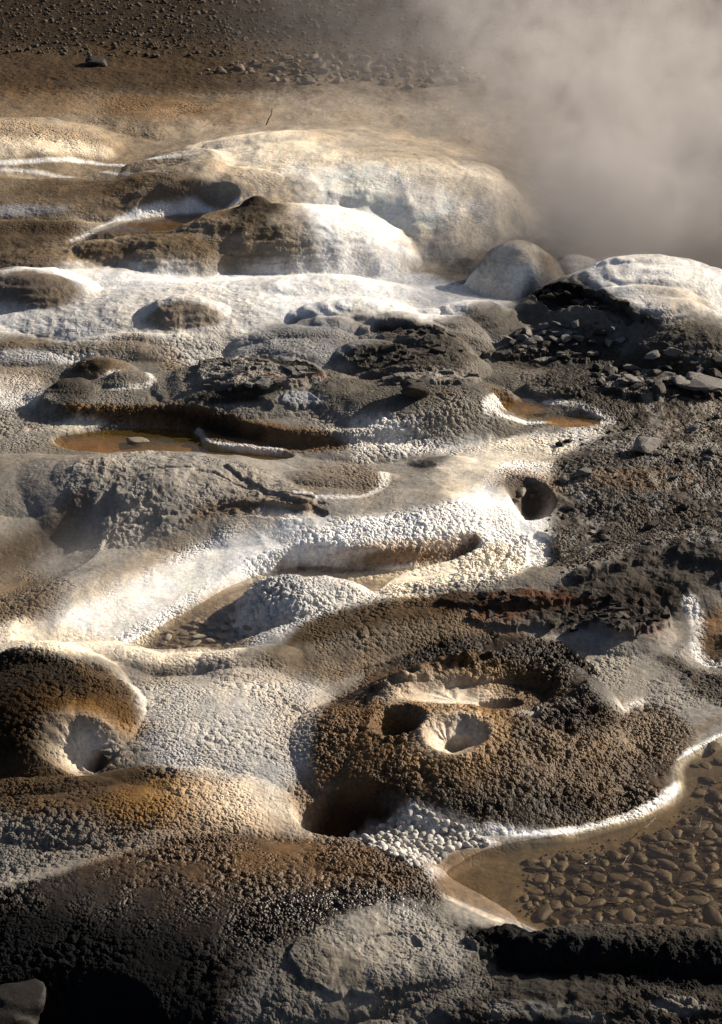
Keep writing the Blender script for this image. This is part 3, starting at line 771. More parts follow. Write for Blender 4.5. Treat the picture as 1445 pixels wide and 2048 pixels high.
def sinter_material():
    m = bpy.data.materials.new('sinter')
    t = nt(m)
    ln = t.links.new
    out = node(t, 'ShaderNodeOutputMaterial')
    bs = node(t, 'ShaderNodeBsdfPrincipled')
    bs.inputs['Specular IOR Level'].default_value = .22
    ln(bs.outputs[0], out.inputs['Surface'])
    pos = node(t, 'ShaderNodeAttribute', attribute_name='site').outputs['Vector']
    att = {}
    for a in ('tint', 'nodule', 'grit', 'wet', 'lean'):
        n = node(t, 'ShaderNodeAttribute', attribute_name=a)
        att[a] = n
    # colour: stains and painted shade, plus fine speckle
    sp = node(t, 'ShaderNodeTexNoise'); sp.inputs['Scale'].default_value = 55; sp.inputs['Detail'].default_value = 6; sp.inputs['Roughness'].default_value = .65
    ln(pos, sp.inputs['Vector'])
    rmp = node(t, 'ShaderNodeMapRange'); rmp.inputs[1].default_value = .3; rmp.inputs[2].default_value = .7; rmp.inputs[3].default_value = .72; rmp.inputs[4].default_value = 1.22
    ln(sp.outputs['Fac'], rmp.inputs[0])
    mul = node(t, 'ShaderNodeMix', data_type='RGBA', blend_type='MULTIPLY'); mul.inputs[0].default_value = 1
    ln(att['tint'].outputs['Color'], mul.inputs[6]); ln(rmp.outputs[0], mul.inputs[7])
    ln(mul.outputs[2], bs.inputs['Base Color'])
    rg = node(t, 'ShaderNodeMapRange'); rg.inputs[3].default_value = .85; rg.inputs[4].default_value = .28
    sg = node(t, 'ShaderNodeMapRange'); sg.inputs[3].default_value = .06; sg.inputs[4].default_value = .32
    ln(att['wet'].outputs['Fac'], sg.inputs[0]); ln(sg.outputs[0], bs.inputs['Specular IOR Level'])
    ln(att['wet'].outputs['Fac'], rg.inputs[0]); ln(rg.outputs[0], bs.inputs['Roughness'])
    # relief: two sizes of nodules and broken rock
    wob = node(t, 'ShaderNodeTexNoise'); wob.inputs['Scale'].default_value = 14; wob.inputs['Detail'].default_value = 2
    ln(pos, wob.inputs['Vector'])
    vs = node(t, 'ShaderNodeVectorMath', operation='MULTIPLY_ADD'); vs.inputs[1].default_value = (.026, .026, .026)
    ln(wob.outputs['Color'], vs.inputs[0]); ln(pos, vs.inputs[2])
    def knobs(sc, wgt):
        v = node(t, 'ShaderNodeTexVoronoi', feature='SMOOTH_F1'); v.inputs['Scale'].default_value = sc; v.inputs['Smoothness'].default_value = .3
        ln(vs.outputs[0], v.inputs['Vector'])
        d2 = math_(t, 'MULTIPLY', v.outputs['Distance'], v.outputs['Distance'])
        return math_(t, 'MULTIPLY', math_(t, 'SUBTRACT', .45, math_(t, 'MULTIPLY', d2, 1.6)), wgt)
    zone = node(t, 'ShaderNodeTexNoise'); zone.inputs['Scale'].default_value = 3.5; zone.inputs['Detail'].default_value = 3
    ln(pos, zone.inputs['Vector'])
    zr = node(t, 'ShaderNodeMapRange', interpolation_type='SMOOTHSTEP'); zr.inputs[1].default_value = .42; zr.inputs[2].default_value = .58
    ln(zone.outputs['Fac'], zr.inputs[0])
    zm = node(t, 'ShaderNodeMix', data_type='FLOAT'); ln(zr.outputs[0], zm.inputs[0]); ln(knobs(40, .0105), zm.inputs[2]); ln(knobs(66, .0062), zm.inputs[3])
    hs = [zm.outputs[0], knobs(112, .0034)]
    v3 = node(t, 'ShaderNodeTexVoronoi', feature='SMOOTH_F1'); v3.inputs['Scale'].default_value = 19; v3.inputs['Smoothness'].default_value = .3
    ln(vs.outputs[0], v3.inputs['Vector'])
    big = math_(t, 'MULTIPLY', math_(t, 'SUBTRACT', .4, v3.outputs['Distance']), .010)
    hs[1] = math_(t, 'ADD', hs[1], math_(t, 'MULTIPLY', big, math_(t, 'MAXIMUM', math_(t, 'SUBTRACT', att['nodule'].outputs['Fac'], .9), 0.0)))
    nod = math_(t, 'MULTIPLY', math_(t, 'ADD', hs[0], hs[1]), att['nodule'].outputs['Fac'])
    g = node(t, 'ShaderNodeTexNoise', noise_type='RIDGED_MULTIFRACTAL'); g.inputs['Scale'].default_value = 9; g.inputs['Detail'].default_value = 7; g.inputs['Roughness'].default_value = .6
    ln(pos, g.inputs['Vector'])
    g2 = node(t, 'ShaderNodeTexVoronoi', feature='F1', distance='CHEBYCHEV'); g2.inputs['Scale'].default_value = 22
    ln(vs.outputs[0], g2.inputs['Vector'])
    gh = math_(t, 'ADD', math_(t, 'MULTIPLY', math_(t, 'SUBTRACT', g.outputs['Fac'], .6), .010), math_(t, 'MULTIPLY', g2.outputs['Distance'], .012))
    grit = math_(t, 'MULTIPLY', gh, att['grit'].outputs['Fac'])
    fine = math_(t, 'MULTIPLY', math_(t, 'SUBTRACT', sp.outputs['Fac'], .5), .002)
    tot = math_(t, 'ADD', math_(t, 'ADD', nod, grit), fine)
    vm = node(t, 'ShaderNodeVectorMath', operation='SCALE')
    ln(att['lean'].outputs['Vector'], vm.inputs[0]); ln(tot, vm.inputs['Scale'])
    vd = node(t, 'ShaderNodeVectorDisplacement', space='OBJECT'); vd.inputs['Midlevel'].default_value = 0; vd.inputs['Scale'].default_value = 1
    ln(vm.outputs[0], vd.inputs['Vector'])
    ln(vd.outputs[0], out.inputs['Displacement'])
    m.displacement_method = 'BOTH'
    return m
SINTER = sinter_material()

PLAIN = bpy.data.materials.new('plain_gravel')
_t = nt(PLAIN); _o = node(_t, 'ShaderNodeOutputMaterial'); _b = node(_t, 'ShaderNodeBsdfPrincipled'); _b.inputs['Roughness'].default_value = .9
_n = node(_t, 'ShaderNodeTexNoise'); _n.inputs['Scale'].default_value = 900; _n.inputs['Detail'].default_value = 8
_c = node(_t, 'ShaderNodeValToRGB'); _c.color_ramp.elements[0].color = (.03, .022, .015, 1); _c.color_ramp.elements[1].color = (.11, .085, .06, 1)
_t.links.new(node(_t, 'ShaderNodeTexCoord').outputs['Generated'], _n.inputs['Vector']); _t.links.new(_n.outputs['Fac'], _c.inputs[0]); _t.links.new(_c.outputs[0], _b.inputs['Base Color']); _t.links.new(_b.outputs[0], _o.inputs[0])

# ------------------------------------------------------------------ terrain meshes
def grid_mesh(name, fmask, parent=None):
    """the faces of the ground selected by fmask as ONE mesh"""
    fi, fj = np.nonzero(fmask)
    q = np.stack([fi * NC + fj, fi * NC + fj + 1, (fi + 1) * NC + fj + 1, (fi + 1) * NC + fj], 1)
    used, inv = np.unique(q, return_inverse=True)
    q = inv.reshape(-1, 4)[:, ::-1]
    me = bpy.data.meshes.new(name)
    P3 = PT.reshape(-1, 3)[used]
    org = np.array([P3[:, 0].mean(), P3[:, 1].mean(), P3[:, 2].min()]) if name != 'ground' else np.zeros(3)
    me.vertices.add(len(used)); me.loops.add(q.size); me.polygons.add(len(q))
    me.vertices.foreach_set('co', (P3 - org).astype(np.float32).ravel())
    me.loops.foreach_set('vertex_index', q.astype(np.int32).ravel())
    me.polygons.foreach_set('loop_start', np.arange(0, q.size, 4, dtype=np.int32))
    me.polygons.foreach_set('use_smooth', np.ones(len(q), bool))
    for nme, arr, ty in (('nodule', ga, 'FLOAT'), ('grit', gg, 'FLOAT'), ('wet', gw, 'FLOAT')):
        me.attributes.new(nme, ty, 'POINT').data.foreach_set('value', arr.reshape(-1)[used].astype(np.float32))
    c = np.ones((len(used), 4), np.float32); c[:, :3] = gc.reshape(-1, 3)[used]
    me.attributes.new('tint', 'FLOAT_COLOR', 'POINT').data.foreach_set('color', c.ravel())
    me.attributes.new('lean', 'FLOAT_VECTOR', 'POINT').data.foreach_set('vector', nm.reshape(-1, 3)[used].astype(np.float32).ravel())
    me.attributes.new('site', 'FLOAT_VECTOR', 'POINT').data.foreach_set('vector', P3.astype(np.float32).ravel())
    me.update(calc_edges=True)
    me.materials.append(SINTER)
    o = bpy.data.objects.new(name, me)
    o.location = org
    if parent is not None:
        o.parent = parent
        o.location = Vector(org) - parent.location
    COL.objects.link(o)
    return o

uc_ = (uu[:-1, :-1] + uu[1:, 1:]) / 2
vc_ = (vv[:-1, :-1] + vv[1:, 1:]) / 2
FORM = np.zeros((NR - 1, NC - 1), np.int32)

def claim(poly, idx, only=None, pad=6):
    p = np.array(poly)
    m = (uc_ > p[:, 0].min()) & (uc_ < p[:, 0].max()) & (vc_ > p[:, 1].min()) & (vc_ < p[:, 1].max())
    if only is not None:
        m &= FORM == only
    i, j = np.nonzero(m)
    # the outline wanders a little with the ground, as the mounds do
    pu = uc_[i, j] + 5 * vnoise(uc_[i, j] / 30, vc_[i, j] / 14, 77)
    pv = vc_[i, j] + 2.5 * vnoise(uc_[i, j] / 30 + 50, vc_[i, j] / 14, 78)
    k = inside(pu, pv, poly)
    FORM[i[k], j[k]] = idx

made = []
for name, label, cat, poly, parts in FORMS:
    idx = len(made) + 1
    claim(poly, idx)
    made.append((idx, name, label, cat, None))
    for pname, plabel, ppoly in parts:
        k = len(made) + 1
        claim(ppoly, k, idx)
        made.append((k, pname, plabel, None, idx))
objs = {}
for idx, name, label, cat, par in made:
    sel = FORM == idx
    if sel.sum() < 20:
        print('EMPTY FORMATION', name, label); continue
    o = grid_mesh(name, sel, objs[par] if par else None)
    if label: o['label'] = label
    if cat: o['category'] = cat
    objs[idx] = o
go = grid_mesh('ground', FORM == 0)
go['kind'] = 'structure'; go['label'] = 'pale mineral crust of the geyser basin floor'
go['category'] = 'ground'
bm = bmesh.new()
bmesh.ops.create_grid(bm, x_segments=40, y_segments=40, size=900)
me = bpy.data.meshes.new('plain'); bm.to_mesh(me); bm.free()
plain = bpy.data.objects.new('plain', me); plain.location.z = -.9; COL.objects.link(plain)
me.materials.append(PLAIN)
plain['kind'] = 'structure'; plain['label'] = 'bare brown gravel plain around the basin'; plain['category'] = 'plain'

# ------------------------------------------------------------------ light
SUN_AZ, SUN_EL = math.radians(60), math.radians(24)
sv = Vector((math.sin(SUN_AZ) * math.cos(SUN_EL), math.cos(SUN_AZ) * math.cos(SUN_EL), math.sin(SUN_EL)))
sl = bpy.data.lights.new('sun', 'SUN'); sl.energy = 5; sl.angle = math.radians(.5); sl.color = (1, .90, .76)
so = bpy.data.objects.new('sun', sl); so.rotation_euler = sv.to_track_quat('Z', 'Y').to_euler(); COL.objects.link(so)
w = bpy.data.worlds.new('World'); S.world = w; w.use_nodes = True
wt = w.node_tree; wt.nodes.clear()
sky = wt.nodes.new('ShaderNodeTexSky'); sky.sky_type = 'NISHITA'; sky.sun_disc = False; sky.sun_elevation = SUN_EL; sky.sun_rotation = SUN_AZ; sky.dust_density = 2; sky.air_density = .6; sky.ozone_density = .3
bg = wt.nodes.new('ShaderNodeBackground'); bg.inputs[1].default_value = .05
wo = wt.nodes.new('ShaderNodeOutputWorld')
wt.links.new(sky.outputs[0], bg.inputs[0]); wt.links.new(bg.outputs[0], wo.inputs[0])
vs_ = S.view_settings; S.display_settings.display_device = 'sRGB'
vs_.view_transform = 'Standard'; vs_.look = 'None'; vs_.exposure = 0.82; vs_.gamma = 1; vs_.use_curve_mapping = False
S.render.engine = 'CYCLES'
S.cycles.max_bounces = 6; S.cycles.diffuse_bounces = 3; S.cycles.use_denoising = True; S.cycles.use_adaptive_sampling = True; S.cycles.adaptive_threshold = .03; S.cycles.transparent_max_bounces = 12
# ------------------------------------------------------------------ stones
def rock_material(name, base, var=.35, rough=.8, spec=.3, sc=60):
    m = bpy.data.materials.new(name)
    t = nt(m); ln = t.links.new
    out = node(t, 'ShaderNodeOutputMaterial'); bs = node(t, 'ShaderNodeBsdfPrincipled'); ln(bs.outputs[0], out.inputs[0])
    tc = node(t, 'ShaderNodeNewGeometry').outputs['Position']
    n = node(t, 'ShaderNodeTexNoise'); n.inputs['Scale'].default_value = sc; n.inputs['Detail'].default_value = 6; n.inputs['Roughness'].default_value = .65
    ln(tc, n.inputs['Vector'])
    oi = node(t, 'ShaderNodeObjectInfo')
    k = math_(t, 'ADD', math_(t, 'MULTIPLY', n.outputs['Fac'], .9), math_(t, 'MULTIPLY', oi.outputs['Random'], var * 2))
    k = math_(t, 'ADD', k, .55 - var)
    mx = node(t, 'ShaderNodeMix', data_type='RGBA', blend_type='MULTIPLY'); mx.inputs[0].default_value = 1
    mx.inputs[6].default_value = (*base, 1); ln(k, mx.inputs[7]); ln(mx.outputs[2], bs.inputs['Base Color'])
    bs.inputs['Roughness'].default_value = rough; bs.inputs['Specular IOR Level'].default_value = spec
    bp = node(t, 'ShaderNodeBump'); bp.inputs['Strength'].default_value = .5; bp.inputs['Distance'].default_value = .006
    ln(n.outputs['Fac'], bp.inputs['Height']); ln(bp.outputs[0], bs.inputs['Normal'])
    return m

def stone_mesh(name, mat, seed, flat=.6, angular=0.0, sub=3, smooth=True, long=1.0):
    """a unit stone (radius 1): a lumpy ball, struck flat by a few planes when angular"""
    rg = np.random.default_rng(seed)
    bm = bmesh.new(); bmesh.ops.create_icosphere(bm, subdivisions=sub, radius=1)
    co = np.array([v.co[:] for v in bm.verts])
    ph = rg.uniform(0, 6.3, (6, 3)); fr = rg.uniform(.8, 2.4, (6, 3))
    r = 1 + sum(.055 * np.sin(co @ np.diag(fr[i]) @ np.array([1, 1, 1]) * 2 + ph[i, 0]) for i in range(6)) * (1.3 if angular else .8)
    co = co * r[:, None]
    if angular:
        for i in range(int(7 + 6 * angular)):
            nrm = rg.normal(size=3); nrm /= np.linalg.norm(nrm)
            off = rg.uniform(.55, .85)
            d = co @ nrm - off
            co -= np.where(d > 0, d, 0)[:, None] * nrm * .96
        co += rg.normal(size=co.shape) * .015
    co *= np.array([long, rg.uniform(.72, .95), flat])
    for v, c in zip(bm.verts, co):
        v.co = c
    for f in bm.faces:
        f.smooth = smooth
    me = bpy.data.meshes.new(name); bm.to_mesh(me); bm.free(); me.materials.append(mat)
    return me

def put(name, me, u, v, size, label, cat, group=None, lift=.3, rot=None, tilt=.15, z=None):
    x, y = chart(u, v)
    o = bpy.data.objects.new(name, me)
    zz = float(zat(np.array([u]), np.array([v]))[0]) if z is None else z
    o.location = (float(x), float(y), zz + lift * size)
    o.rotation_euler = (random.uniform(-tilt, tilt), random.uniform(-tilt, tilt), random.uniform(0, 6.28) if rot is None else rot)
    o.scale = (size,) * 3
    o['label'] = label; o['category'] = cat
    if group: o['group'] = group
    COL.objects.link(o)
    return o

def scatter(poly, n, s0, s1, gap=.85, seed=1, tries=60, power=1.6):
    """centres (u, v, radius in metres) that do not run into one another, largest first"""
    rg = np.random.default_rng(seed)
    p = np.array(poly); x0, x1, y0, y1 = p[:, 0].min(), p[:, 0].max(), p[:, 1].min(), p[:, 1].max()
    rad = np.sort(s0 + (s1 - s0) * rg.random(n) ** power)[::-1]
    X, Y, R, out = np.zeros(n), np.zeros(n), np.zeros(n), []
    for r in rad:
        for _ in range(tries):
            u, v = rg.uniform(x0, x1), rg.uniform(y0, y1)
            if not inside(np.array([u]), np.array([v]), poly)[0]:
                continue
            x, y = chart(u, v); k = len(out)
            if k and (np.hypot(X[:k] - x, Y[:k] - y) < gap * (R[:k] + r)).any():
                continue
            X[k], Y[k], R[k] = x, y, r
            out.append((u, v, r))
            break
    return out

def stones_stuff(name, label, protos, spots, mat, lift=.2, tilt=.5, zoff=0.0):
    """very many small stones as ONE object"""
    rg = np.random.default_rng(len(spots))
    V, F, base = [], [], 0
    data = []
    for me in protos:
        c = np.array([v.co[:] for v in me.vertices]); f = np.array([p.vertices[:] for p in me.polygons])
        data.append((c, f))
    us, vs2 = np.array([s[0] for s in spots]), np.array([s[1] for s in spots])
    X, Y = chart(us, vs2); Zs = zat(us, vs2)
    for i, s in enumerate(spots):
        c, f = data[i % len(data)]
        a = rg.uniform(0, 6.28); tx, ty = rg.uniform(-tilt, tilt, 2)
        R = np.array(Matrix.Rotation(a, 3, 'Z') @ Matrix.Rotation(tx, 3, 'X') @ Matrix.Rotation(ty, 3, 'Y'))
        V.append((c * s[2]) @ R.T + np.array([X[i], Y[i], Zs[i] + lift * s[2] + zoff]))
        F.append(f + base); base += len(c)
    V, F = np.concatenate(V), np.concatenate(F)
    me = bpy.data.meshes.new(name)
    me.vertices.add(len(V)); me.loops.add(F.size); me.polygons.add(len(F))
    me.vertices.foreach_set('co', V.astype(np.float32).ravel()); me.loops.foreach_set('vertex_index', F.astype(np.int32).ravel())
    me.polygons.foreach_set('loop_start', np.arange(0, F.size, 3, dtype=np.int32))
    me.polygons.foreach_set('use_smooth', np.ones(len(F), bool))
    me.update(calc_edges=True); me.materials.append(mat)
    o = bpy.data.objects.new(name, me); COL.objects.link(o)
    o['kind'] = 'stuff'; o['label'] = label; o['category'] = name.replace('_', ' ')
    return o

MB_ = rock_material('brown_stone', (.115, .088, .06), .4, .6, .3)
MD_ = rock_material('dark_stone', (.034, .028, .022), .3, .7, .2)
ME_ = rock_material('east_rubble', (.055, .042, .030), .35, .7)
MF_ = rock_material('far_gravel', (.062, .045, .030), .4, .8)
MG_ = rock_material('grey_stone', (.125, .115, .104), .35, .8)
MW_ = rock_material('white_stone', (.42, .395, .36), .45, .85)
MT_ = rock_material('tan_stone', (.24, .20, .15), .25, .8)
MO_ = rock_material('brown_bead', (.085, .058, .034), .2, .35, .5, 120)
PEB = [stone_mesh('pebble', MB_, 10 + i, rg_f, .45 if i % 3 == 1 else .12, 3, long=1 + .22 * (i % 4)) for i, rg_f in enumerate((.36, .5, .28, .42, .32, .4, .24, .45, .3, .36))]
PLT = [stone_mesh('flat_stone', MT_, 30 + i, .16, .7, 3, long=1.1) for i in range(5)]
RUB = [stone_mesh('rubble_rock', MD_, 50 + i, f, 1.0, 3, False, long=1.1) for i, f in enumerate((.5, .7, .4, .55, .35, .6))]
RBG = [stone_mesh('rubble_rock', MG_, 70 + i, f, 1.0, 3, False, long=1.15) for i, f in enumerate((.4, .3, .5, .35, .45))]
COB = [stone_mesh('cobble', rock_material('cobble_stone', (.095, .072, .05), .35, .8), 90 + i, .6, .35, 3) for i in range(5)]
NOD = [stone_mesh('white_nodule', MW_, 110 + i, .78, 0, 3, long=1.1) for i in range(5)]
SML = [stone_mesh('grain', MB_, 130 + i, .55, .5, 1) for i in range(6)]
SMD = [stone_mesh('grain', MD_, 140 + i, .6, .8, 1) for i in range(6)]

# pebbles on the bed of the near pool, with small gravel between
bed = [(1050, 1712), (1130, 1702), (1230, 1690), (1330, 1650), (1420, 1600), (1560, 1540), (1620, 1880), (1445, 1885), (1200, 1870), (1110, 1850), (1040, 1800), (1062, 1760)]
for i, (u, v, r) in enumerate(scatter(bed, 300, .010, .038, .76, 3, 120, 1.3)):
    put('pebble', PEB[(i * 7 + 3) % 10], u, v, r, 'brown rounded pebble lying among others on the bed of the near pool', 'pebble', 'pebbles on the bed of the near pool', .12, None, .10)
bed2 = [(1380, 1500), (1600, 1430), (1620, 1560), (1400, 1600)]
for i, (u, v, r) in enumerate(scatter(bed2, 26, .018, .04, 1.0, 5)):
    put('pebble', PEB[i % 10], u, v, r, 'brown rounded pebble in the narrow arm of the near pool, east of the white rim', 'pebble', 'pebbles in the arm of the near pool', .1, None, .14)
fill = scatter([(1045, 1705), (1330, 1640), (1400, 1560), (1600, 1470), (1620, 1890), (1200, 1876), (1030, 1810)], 1500, .004, .010, .7, 8, 12)
stones_stuff('gravel', 'fine brown gravel between the pebbles of the near pool', SML, fill, MB_)

# flat stones on the floor of the long pool
for i, (u, v, r) in enumerate(scatter([(300, 1262), (400, 1212), (470, 1208), (480, 1240), (560, 1262), (500, 1272), (360, 1275)], 44, .014, .036, .9, 21, 80)):
    put('flat_stone', PLT[i % 5], u, v, r, 'flat pale brown stone on the floor of the long pool', 'stone', 'flat stones on the floor of the long pool', .25, None, .12)

# white nodules heaped at the foot of the beaded cone
for i, (u, v, r) in enumerate(scatter(trace([(700, 1668), (790, 1628), (880, 1640), (960, 1672), (980, 1695), (900, 1700), (830, 1738), (770, 1706)]), 280, .006, .020, .80, 31, 90, 1.2)):
    put('white_nodule', NOD[i % 5], u, v, r, 'white rounded nodule in the heap at the foot of the beaded cone', 'nodule', 'white nodules heaped at the foot of the cone', .12, None, .5)
# rubble pile and the broken country to the east
for i, (u, v, r) in enumerate(scatter(trace([(1005, 688), (1050, 660), (1130, 648), (1200, 652), (1250, 684), (1180, 692), (1080, 690)]), 120, .016, .045, .8, 41, 80)):
    put('rubble_rock', (RBG if i % 6 else RUB)[i % 5], u, v, r, 'angular grey rock in the low rubble pile below the white ridge', 'rock', 'angular rocks of the low rubble pile', .4, None, .4)
for i, (u, v, r) in enumerate(scatter(trace([(1180, 730), (1290, 715), (1445, 730), (1560, 740), (1560, 790), (1440, 800), (1300, 790), (1200, 770)]), 80, .018, .07, .85, 43, 60, 2.2)):
    put('rubble_rock', (RUB if i % 2 else RBG)[i % 5], u, v, r, 'dark angular rock scattered below the grey mound at the east end', 'rock', 'dark rocks below the grey eastern mound', .35, None, .35)
for i, (u, v, r) in enumerate(scatter(trace([(1100, 900), (1200, 860), (1445, 830), (1560, 830), (1560, 1060), (1350, 1060), (1200, 1110), (1120, 1060), (1080, 960)]), 75, .012, .045, .9, 44, 60, 2.4)):
    put('rubble_rock', (RUB if i % 4 else RBG)[i % 5], u, v, r, 'dark rock strewn over the brown broken ground east of the round hole', 'rock', 'dark rocks strewn east of the round hole', .3, None, .35)
east = scatter(trace([(1070, 760), (1300, 720), (1560, 730), (1560, 1080), (1300, 1110), (1120, 1160), (1090, 1060), (1110, 960), (1180, 880)]), 900, .004, .011, .6, 46, 6)
stones_stuff('rubble', 'fine dark rubble covering the broken ground in the east', SMD, east, ME_)

# cobbles and dark gravel of the far field
for i, (u, v, r) in enumerate(scatter(trace([(390, 150), (470, 120), (640, 112), (780, 118), (920, 134), (980, 160), (840, 178), (700, 160), (640, 172), (500, 150)]), 150, .02, .07, .9, 51, 60, 2)):
    put('cobble', COB[i % 5], u, v, r, 'pale brown cobble in the loose row beyond the cream dome', 'cobble', 'cobbles in a loose row beyond the dome', .12, None, .4)
far = scatter([(-400, -150), (1500, -150), (1400, 100), (900, 130), (-400, 95)], 9000, .010, .034, .4, 52, 3, 2.6)
stones_stuff('gravel', 'dark brown gravel of the far field', SMD, far, MF_)
(u,), (v,) = hit(195, 130)
put('rock', RUB[1], u, v, .10, 'dark low rock alone on the tan ground of the far field', 'rock', None, .02, .3)

# single stones
for px, py, r, lab in [(1030, 1006, .030, 'brown stone at the near edge of the bottom of the round hole'), (1040, 990, .042, 'largest brown stone in the bottom of the round hole'), (1066, 996, .026, 'small brown stone beside the largest one in the round hole')]:
    (u,), (v,) = hit(px, py)
    put('hole_stone', PEB[0], u, v, r, lab, 'stone', 'stones in the round hole', .3)
(u,), (v,) = hit(272, 889)
put('flat_stone', PLT[1], u, v, .062, 'pale pointed flat stone lying in the long amber pool', 'stone', None, .35, .1, .02)
(u,), (v,) = hit(832, 792)
put('stone_block', RUB[1], u, v, .082, 'dark block of stone lying on the grey mound', 'rock', None, .45, .5, .1)
o = put('stone_shard', RUB[4], u + 16, v - 6, .06, 'thin dark shard standing upright against the dark block', 'rock', None, .9, .9, .1); o.rotation_euler.x = 1.4
(u,), (v,) = hit(1290, 900)
put('rock', RBG[2], u, v, .09, 'grey brown squared rock on the broken eastern ground', 'rock', None, .3, .7, .1)
(u,), (v,) = hit(1400, 780)
put('rock_slab', RBG[1], u, v, .13, 'broad flat pale topped slab among the eastern rocks', 'rock', None, .3, .1, .1)
(u,), (v,) = hit(1370, 772)
put('rock', RBG[4], u - 10, v, .07, 'wedge shaped pale rock beside the flat eastern slab', 'rock', None, .3, 1.9, .1)
(u,), (v,) = hit(14, 2044)
put('boulder', stone_mesh('boulder', rock_material('near_black_rock', (.013, .0105, .008), .2, .7, .2), 177, .55, 1.0, 4, True), u, v, .16, 'angular brown grey boulder with a pale edge in the near west corner', 'boulder', None, .25, .4, .1)  # boulder in one even near-black base colour

# broken crust plates
def plate_mesh(mat, seed, thick=.22):
    rg = np.random.default_rng(seed)
    n = int(rg.integers(5, 8))
    an = np.sort(rg.uniform(0, 6.28, n) * .5 + np.linspace(0, 6.28, n, endpoint=False) * .9)
    r = rg.uniform(.55, 1.1, n)
    bm = bmesh.new()
    a = [bm.verts.new((r[k] * math.cos(an[k]) * 1.2, r[k] * math.sin(an[k]), thick * rg.uniform(.7, 1.2))) for k in range(n)]
    b = [bm.verts.new((v.co.x * .94, v.co.y * .94, -thick)) for v in a]
    bm.faces.new(a); bm.faces.new(b[::-1])
    for k in range(n):
        bm.faces.new((b[k], b[(k + 1) % n], a[(k + 1) % n], a[k]))
    bmesh.ops.recalc_face_normals(bm, faces=bm.faces[:])
    bmesh.ops.bevel(bm, geom=bm.edges[:], offset=.05, segments=1, affect='EDGES')
    bmesh.ops.triangulate(bm, faces=bm.faces[:])
    bmesh.ops.subdivide_edges(bm, edges=bm.edges[:], cuts=2, use_grid_fill=True)
    for v in bm.verts:
        v.co += Vector(rg.normal(size=3) * .03)
    me = bpy.data.meshes.new('crust_plate'); bm.to_mesh(me); bm.free(); me.materials.append(mat)
    return me
PLG = [plate_mesh(MG_, 300 + i) for i in range(6)]
PLD = [plate_mesh(MD_, 320 + i, .3) for i in range(6)]
def plates(pts, n, s0, s1, protos, label, group, seed, tilt=.22):
    for i, (u, v, r) in enumerate(scatter(trace(pts), n, s0, s1, .75, seed, 60)):
        put('crust_plate', protos[i % 6], u, v, r, label, 'crust plate', group, .12, None, tilt)
plates([(400, 772), (450, 728), (520, 716), (610, 736), (655, 756), (600, 775), (490, 785)], 26, .018, .055, PLG, 'broken grey crust plate on the mound above the long amber pool', 'broken crust plates above the amber pool', 61)
plates([(745, 668), (800, 652), (860, 656), (900, 672), (800, 676)], 10, .02, .05, PLD, 'black crust plate on the swell behind the nearly black mound', 'black crust plates behind the dark mound', 62)
plates([(700, 720), (760, 696), (880, 690), (930, 706), (800, 730)], 14, .02, .055, PLD, 'black crust plate lying on the nearly black mound', 'black crust plates on the dark mound', 63)
plates([(960, 712), (1050, 694), (1180, 706), (1200, 724), (1060, 726)], 14, .018, .05, PLG, 'grey crust plate on the flat just below the rubble pile', 'grey crust plates below the rubble pile', 64)
plates([(765, 770), (810, 750), (900, 742), (970, 755), (940, 772)], 16, .016, .045, PLG, 'pale broken crust plate on top of the mound that carries the dark block', 'crust plates on the block mound', 65)
plates([(1050, 600), (1090, 580), (1190, 578), (1250, 610), (1290, 636), (1200, 622)], 22, .02, .045, PLD, 'black slab fragment in the broken ledge of the white ridge', 'black fragments in the broken ledge', 66, .18)
plates([(900, 1200), (1000, 1184), (1200, 1186), (1300, 1200), (1200, 1235), (1000, 1240)], 40, .012, .035, PLD, 'dark fragment of the rusty brown crust behind the beaded cone', 'fragments of the rusty crust', 67, .4)
plates([(1165, 1260), (1205, 1225), (1330, 1216), (1340, 1256), (1260, 1284)], 22, .014, .04, PLD, 'dark fragment on the black clump northeast of the beaded cone', 'fragments on the black clump', 68, .5)

# twigs in the near pool, and the bent twig on the far dome
def twig(pts, r, label, group=None):
    bm = bmesh.new()
    ring0 = None
    n = len(pts)
    for i, p in enumerate(pts):
        p = Vector(p); d = (Vector(pts[min(i + 1, n - 1)]) - Vector(pts[max(i - 1, 0)])).normalized()
        a = d.orthogonal().normalized(); b = d.cross(a)
        rr = r * (1 - .5 * i / (n - 1)) * random.uniform(.85, 1.15)
        ring = [bm.verts.new(p + rr * (math.cos(k * 1.0472) * a + math.sin(k * 1.0472) * b)) for k in range(6)]
        if ring0:
            for k in range(6):
                bm.faces.new((ring0[k], ring0[(k + 1) % 6], ring[(k + 1) % 6], ring[k]))
        else:
            bm.faces.new(ring[::-1])
        ring0 = ring
    bm.faces.new(ring0)
    c = Vector(pts[0])
    for vtx in bm.verts: vtx.co -= c
    me = bpy.data.meshes.new('twig'); bm.to_mesh(me); bm.free(); me.materials.append(MO_)
    o = bpy.data.objects.new('twig', me); o.location = c; COL.objects.link(o)
    o['label'] = label; o['category'] = 'twig'
    if group: o['group'] = group
    return o
for px, py, ln_, a in [(1165, 1796, .10, -.5), (1250, 1735, .07, 1.1), (1300, 1660, .08, .9), (1180, 1735, .06, .7), (1360, 1700, .08, -1.0), (1340, 1800, .07, .3), (1230, 1820, .06, -.2), (1400, 1660, .07, 1.3), (1120, 1770, .05, -.9)]:
    (u,), (v,) = hit(px, py); x, y = chart(u, v); z = float(zat(u, v)) + .030
    twig([(x + t * ln_ * math.cos(a), y + t * ln_ * math.sin(a), z + .004 * math.sin(t * 5)) for t in np.linspace(-.5, .5, 6)], .0028, 'thin brown twig lying across the pebbles of the near pool', 'twigs over the pebbles')
